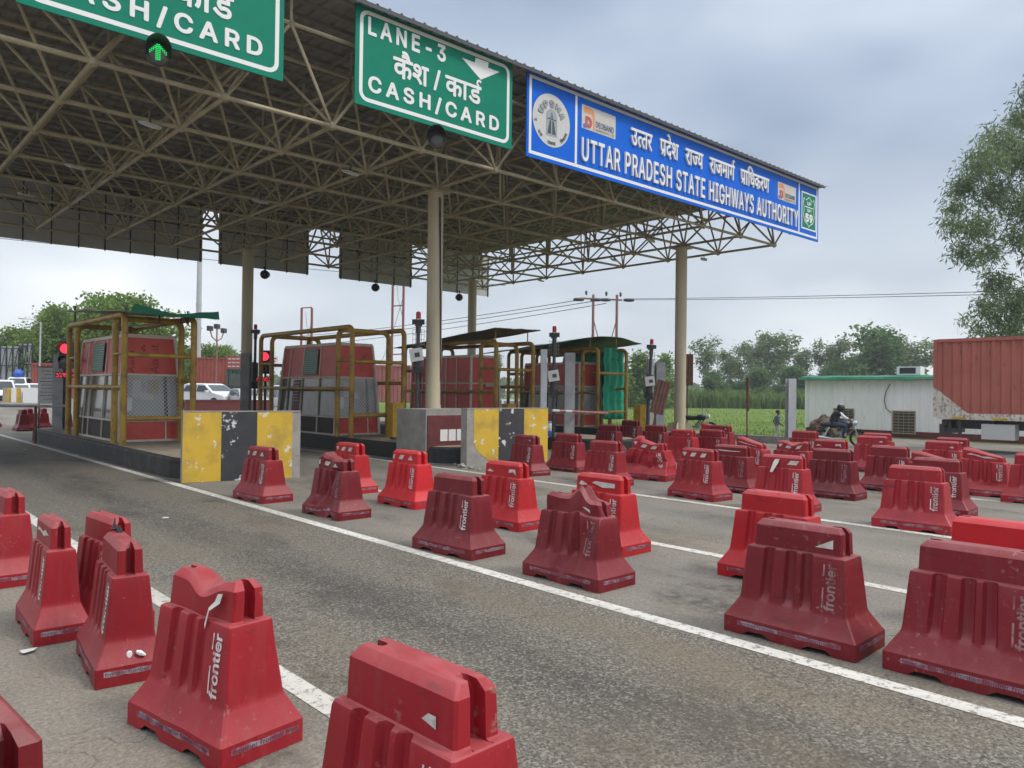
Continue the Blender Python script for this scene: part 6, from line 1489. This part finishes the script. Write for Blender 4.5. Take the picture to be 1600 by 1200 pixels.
def mast(pxa, pxb, top, depth, label, col):
    pa, pb = survey(pxa, 640, depth), survey(pxb, 640, depth); zt_ = survey(pxa, top, depth).z; o = pa.copy(); o.z = 0; v = V((pb.x - pa.x, pb.y - pa.y, 0))
    t = thing('lattice_mast', label, 'mast', o)
    for q in (V((0, 0, 0)), v): b = MB(); b.cyl(q, q + V((0, 0, zt_)), .1, n=6); b.build('leg', col, t)
    b = MB()
    for k in range(int(zt_ / 1.9) + 1): z = zt_ - k * 1.9; b.cyl(V((0, 0, z)), v + V((0, 0, z + .06)), .05, n=5)
    b.build('rung', col, t); b = MB(); b.tube([V((0, 0, zt_ - .3)) + v * .4, V((0, 0, zt_ - 1.3)) + v * .5, V((0, 0, zt_ - 2.6)) + v * .9], .03, 4); b.tube([v * .9 + V((0, 0, zt_ - 1.4)), v * .1 + V((0, 0, zt_ - 3.8)), v * -1 + V((0, 0, zt_ - 6.5))], .03, 4); b.build('cable', M['pale'], t)
M['mast_red'] = mat('mast_red', (.26, .09, .08), .7)
mast(469, 485, 481, 62, 'short red ladder-like mast behind the second booth', M['mast_red']); mast(611, 628, 440, 60, 'tall red ladder-like mast left of the near column', M['mast_red'])
p = survey(308, 640, 70); t = thing('high_mast', 'tall pale grey mast rising behind the first booth', 'mast', (p.x, p.y, .8)); b = MB(); b.cyl((0, 0, 0), (0, 0, 24), .26, .18, 12); b.cyl((0, 0, 8.6), (0, 0, 8.75), .27, n=12); b.build('shaft', M['galv'], t, smooth=50)
def street_lamp(px, top, depth, label, heads):
    p = survey(px, 640, depth); z = survey(px, top, depth).z - .8; t = thing('street_lamp', label, 'street lamp', (p.x, p.y, .8), R(42 + 90)); b = MB(); b.cyl((0, 0, 0), (0, 0, z), .09, .06, 8); b.build('pole', M['galv'] if heads == 1 else M['rust2'], t)
    if heads == 1:
        b = MB(); b.tube([(0, 0, z - .1), (0, 1, z + .15), (0, 2.0, z + .1)], .035, 6); b.build('arm', M['galv'], t); b = MB(); b.box((0, 2.2, z + .08), (.2, .6, .1)); b.build('lamp_head', M['pale'], t)
    else:
        b = MB(); b.tube([(0, -1.1, z - .3), (0, -.8, z - .8), (0, 0, z - 1.1), (0, .8, z - .8), (0, 1.1, z - .3)], .05, 6); b.build('arm', M['rust2'], t)
        for yy, zz in ((-1.15, z - .15), (0, z + .1), (1.15, z - .15)): b = MB(); b.box((0, yy, zz), (.3, .5, .38)); b.build('lamp_head', M['dark'], t)
street_lamp(61, 503, 66, 'slim pale street lamp before the left trees', 1); street_lamp(337, 512, 62, 'flood light pole with three heads right of the first booth', 3)

# left background ---------------------------------------------------------
LZ = .8
D['left'] = tree_proto('broadleaf_tree', 'tall leafy tree behind the first booth roof', 'tree', rblobs(41, 8.2, 8.6, 24, .2), 42, .36, .1, LM['broad'], 41, .25, M['bark'], .6, group='trees at the far left')
plant('left', 165, 462, 74, 'tallest leafy tree behind the first booth roof', 1.0, .2, True, LZ); plant('left', 95, 482, 76, 'leafy tree behind the slim street lamp', .85, 2.4, pbase=LZ); plant('left', 45, 515, 78, 'low leafy tree above the hoarding backs at the left edge', .9, 4.0, pbase=LZ)
plant('left', 225, 505, 80, 'leafy tree peeping right of the first booth roof', .8, 5.0, pbase=LZ); plant('left', 330, 540, 85, 'small green tree around the three-headed flood light pole', 1.0, 1.0, pbase=LZ); plant('left', 300, 545, 90, 'small bright tree right of the first booth', 1.1, 3.3, pbase=LZ)
for i, (px, top, w_, lb) in enumerate(((14, 541, 34, 'left one of the two hoarding backs at the left edge'), (38, 537, 26, 'right one of the two hoarding backs, by the street lamp'))):
    dp = 72; p = survey(px, 640, dp); z = survey(px, top, dp).z - LZ; W = w_ * dp / F_PX / 2; t = thing('hoarding', lb, 'hoarding', (p.x, p.y, LZ), R(-52), 'hoardings seen from behind'); b = MB(); b.b2(-W, W, 0, .05, 1.2, z); b.build('panel', M['light_steel'], t)
    b = MB()
    for k in range(4): xx = -W + 2 * W * k / 3; b.b2(xx - .05, xx + .05, -.1, -.001, 0, z); b.cyl((xx, -.12, 1.4), (xx + (W * .6 if k < 3 else 0), -.12, z - .2), .035, n=4)
    for k in range(3): zz = 1.3 + (z - 1.5) * k / 2; b.b2(-W, W, -.14, -.101, zz - .04, zz + .04)
    b.build('frame', M['dark'], t)
def crate(name, label, cat, pxl, pxr, top, depth, dz, m, rz=R(-42), deep=2.5, ribs=True, base=LZ):
    p0, p1 = survey(pxl, 640, depth), survey(pxr, 640, depth); c_ = (p0 + p1) / 2; W = (p1 - p0).length / 2; h = survey((pxl + pxr) / 2, top, depth).z - base
    t = thing(name, label, cat, (c_.x, c_.y, base), rz); b = MB(); n = max(2, int(2 * W / .3)); pr_ = []
    for k in range(n): x_ = -W + 2 * W * k / n; pr_ += [(x_, 0), (x_ + W / n, 0), (x_ + 1.2 * W / n, .05), (x_ + 1.8 * W / n, .05)]
    pr_.append((W, 0)); vs = []
    for x_, y_ in pr_: vs += [(x_, y_, .15), (x_, y_, h)]
    b.add(vs, [(2 * i, 2 * i + 1, 2 * i + 3, 2 * i + 2) for i in range(len(pr_) - 1)]); b.b2(-W, W, .06, deep, .1, h); b.b2(-W - .02, W + .02, -.03, .05, h - .12, h + .03); b.build('body', m, t); return t, W, h
M['cont_red'] = mat('container_red', (.36, .085, .06), .6, (.27, .06, .045), 1.5, .4, .7); M['pink_red'] = mat('faded_red', (.4, .15, .14), .7, (.32, .11, .1), 1.5, .4, .7)
crate('shipping_container', 'brick red container shop right of the first booth', 'container', 300, 358, 559, 68, 0, M['cont_red']); crate('shipping_container', 'red container behind the notice board at the far left', 'container', 48, 92, 568, 66, 0, M['cont_red'])
crate('shipping_container', 'faded red container behind the second booth guard', 'container', 585, 640, 571, 62, 0, M['pink_red'])
t, W, h = crate('kiosk', 'dark green kiosk with a red sign above its window', 'kiosk', 353, 382, 577, 66, 0, mat('kiosk_green', (.03, .1, .08), .6))
b = MB(); b.b2(-W, W, -.1, -.04, h + .04, h + 1.15); so = b.build('sign', M['cont_red'], t); b = MB(); vs, fs = glyphs('DHABA', 1, .02)
for k in range(3):
    for j in range(4): b.b2(-W + .15 + .36 * j, -W + .42 + .36 * j, -.106, -.101, h + .2 + .32 * k, h + .3 + .32 * k)
b.build('sign_lines', M['pale'], so); b = MB(); b.b2(-W + .25, W - .25, -.04, -.031, h * .45, h * .85); b.build('window', M['glassy'], t)
p = survey(424, 640, 55); t = thing('small_sign', 'white sign with red lettering lines behind the second booth', 'sign', (p.x, p.y, .6), R(-42)); z0, z1 = survey(424, 577, 55).z - .6, survey(424, 557, 55).z - .6
b = MB(); b.b2(-.42, .42, 0, .04, z0, z1); b.build('panel', M['white'], t); b = MB()
for k in range(3): b.b2(-.34, .32 - .1 * k, -.005, -.001, z1 - .2 - .2 * k, z1 - .1 - .2 * k)
b.build('lines', M['lamp_red'], t); b = MB(); b.cyl((0, .07, 0), (0, .07, z1), .04); b.build('post', M['dark'], t)
for px, wd, m2, lb in ((13, 14, 'chipped_yellow', 'pale yellow concrete block at the left edge above the boom arm'), (27, 15, 'chipped_yellow', 'white and yellow concrete block, second from the left edge'), (49, 22, None, 'wide white concrete block beside the notice board')):
    dp = 52; p = survey(px, 640, dp); W = wd * dp / F_PX / 2; t = thing('concrete_block', lb, 'concrete block', (p.x, p.y, .3), R(-30), 'painted concrete blocks at the far left'); z = survey(px, 606, dp).z - .3
    b = MB(); b.prism([(-W, -.2, 0), (W, -.2, 0), (W * .92, -.2, z), (-W * .92, -.2, z)], (0, .5, 0)); b.build('block', M['white'] if px != 13 else M['cream_sheet'], t)
    if m2: b = MB(); b.prism([(0, -.206, .01), (W * .96, -.206, .01), (W * .88, -.206, z - .01), (0, -.206, z - .01)], (0, .004, 0)); b.build('painted_stripe', M[m2], t)
p0 = survey(318, 640, 45); p1 = survey(398, 640, 47); d = V((p1.x - p0.x, p1.y - p0.y, 0)); t = thing('low_wall', 'low maroon wall below the white car beyond the first booth', 'wall', (p0.x, p0.y, .05), math.atan2(d.y, d.x)); b = MB(); b.b2(-1, d.length + 1, 0, .25, 0, 1.05); b.build('wall', M['maroon'], t); b = MB(); b.b2(-1.03, d.length + 1.03, -.03, .28, 1.051, 1.15); b.build('coping', M['maroon'], t)

def car(loc, rz, label, paint, suv=False, load=None, group=None):
    t = thing('parked_car', label, 'car', loc, rz, group); H = 1.78 if suv else 1.47; L_ = 2.15; hw_ = .86
    prof = [(-L_, .35), (-L_, .62), (-L_ + .08, .82), (-1.15 if suv else -1.25, .98), (-.55, H - .06), (-.35, H), (.9 if not suv else 1.6, H), (1.15 if not suv else 1.85, H - .06), (1.65 if not suv else 2.0, 1.02), (2.12, .95), (2.16, .6), (2.12, .35)]   # front = -x
    def half(z): return hw_ if z < .95 else hw_ - (z - .95) * .3
    b = MB(); vs = []
    for x, z in prof:
        for s_ in (-1, 1): vs.append((x, s_ * half(z), z))
    n = len(prof); b.add(vs, [(2 * i, 2 * i + 1, 2 * i + 3, 2 * i + 2) for i in range(n - 1)] + [tuple(2 * i for i in range(n)), tuple(2 * i + 1 for i in range(n))[::-1], (0, 1, 2 * n - 1, 2 * n - 2)])
    bo = b.build('body', paint, t, smooth=25); bv = bo.modifiers.new('soft', 'BEVEL'); bv.width = .05; bv.segments = 2; bv.limit_method = 'ANGLE'
    b = MB(); e = .012; i0, i1 = 3, 4
    def scr(pa, pb): (xa, za), (xb, zb_) = pa, pb; nrm = V((za - zb_, 0, xb - xa)).normalized() * e; nrm = -nrm if nrm.z < 0 else nrm; return [V((xa * .88 + xb * .12, -half(za) + .1, za * .88 + zb_ * .12)) + nrm, V((xa * .88 + xb * .12, half(za) - .1, za * .88 + zb_ * .12)) + nrm, V((xb * .92 + xa * .08, half(zb_) - .1, zb_ * .92 + za * .08)) + nrm, V((xb * .92 + xa * .08, -half(zb_) + .1, zb_ * .92 + za * .08)) + nrm]
    b.add(scr(prof[3], prof[4]), [(0, 1, 2, 3)]); b.build('windscreen', M['car_glass'], t); b = MB(); b.add(scr(prof[8], prof[7]), [(0, 1, 2, 3)]); b.build('rear_window', M['car_glass'], t)
    for s_ in (-1, 1):
        for xa, xb in ((-.95, .02), (.1, 1.05 if not suv else 1.0), (1.08, 1.6)) if suv else ((-.95, .02), (.1, 1.15)):
            b = MB(); z0, z1 = 1.0, H - .12; sl = .42 if xa < -.5 else 0; sr = .2 if (not suv and xa > 0) else 0
            b.add([(xa, s_ * (half(z0) + .008), z0), (xb, s_ * (half(z0) + .008), z0), (xb - sr, s_ * (half(z1) + .008), z1), (xa + sl, s_ * (half(z1) + .008), z1)], [(0, 1, 2, 3)]); b.build('side_window', M['car_glass'], t)
        b = MB(); b.lathe([(.13, 0), (.1, -.03), (.01, -.04)], (-L_ - .0, s_ * .6, .7), 'x', 12); b.build('headlight', M['white'], t)
        b = MB(); b.box((-.95, s_ * .98, 1.02), (.12, .2, .13)); b.build('mirror', paint, t)
        for x in (-1.35, 1.3): wheel(t, x, s_ * .78, .33, .33, .2, M['galv'], 'y')
    b = MB(); b.b2(-L_ - .02, -L_ - .002, -.5, .5, .52, .68); b.build('grille', M['black'], t); b = MB(); b.b2(-L_ - .06, -L_ - .021, -.8, .8, .36, .5); b.build('bumper', M['black'] if suv else paint, t)
    return t
M['car_white'] = mat('car_white', (.72, .73, .75), .25); M['car_silver'] = mat('car_silver', (.4, .41, .42), .25, metal=.4); M['car_glass'] = mat('car_glass', (.05, .06, .065), .08)
def park(px, depth, rz, base, *a, **k): p = survey(px, 640, depth); return car((p.x, p.y, base), rz, *a, **k)
GC = 'cars waiting beyond the toll booths'
park(325, 52, R(112), .5, 'white car with a clear windscreen, between the first booth and the far column', M['car_white'], group=GC).scale = (1.15, 1.15, 1.15)
park(386, 50, R(84), .42, 'silver car half hidden by the foot of the far column', M['car_silver'], group=GC)
tc_ = park(28, 66, R(70), .82, 'white van with a blue bundle tied on its roof, under the hoardings', M['car_white'], True, group=GC)
b = MB(); b.tube([(-.5, 0, 1.95), (0, 0, 2.05), (.7, .1, 2.02), (1.1, 0, 1.92)], [.2, .42, .42, .2], 10); p = tc_.location; o = b.build('roof_bundle', mat('bundle_blue', (.03, .1, .45), .7), None, smooth=60); o.location = p; o.rotation_euler = (0, 0, R(70)); tag(o, 'blue covered bundle lying on the white van roof', 'bundle')
park(4, 55, R(78), .5, 'dark windowed white car at the left edge', M['car_white'], True, group=GC); park(28, 56, R(78), .55, 'white car facing us right above the white and yellow block', M['car_white'], group=GC); park(56, 58, R(60), .6, 'white car beside the top of the notice board', M['car_white'], group=GC)
park(452, 50, R(84), .35, 'white van behind the second booth guard', M['car_white'], True, group=GC); park(800, 44, R(60), .0, 'pale car half hidden behind the third booth guard', M['car_silver'], group=GC)
# dark green hedge line beyond the second booth
# ------------------------------------------------------------------ haze: a box of pale air round the whole place
hb = MB(); hb.b2(-720, 970, -720, 970, -1.05, 30)
hm = bpy.data.materials.new('haze_air'); hm.use_nodes = True; ht = hm.node_tree; ht.nodes.clear()
ho = ht.nodes.new('ShaderNodeOutputMaterial'); hv = ht.nodes.new('ShaderNodeVolumePrincipled'); hv.inputs['Color'].default_value = (.86, .9, .95, 1); hv.inputs['Density'].default_value = .0007; hv.inputs['Anisotropy'].default_value = .2
ht.links.new(hv.outputs[0], ho.inputs['Volume'])
struct(hb.build('haze', hm), 'stuff')
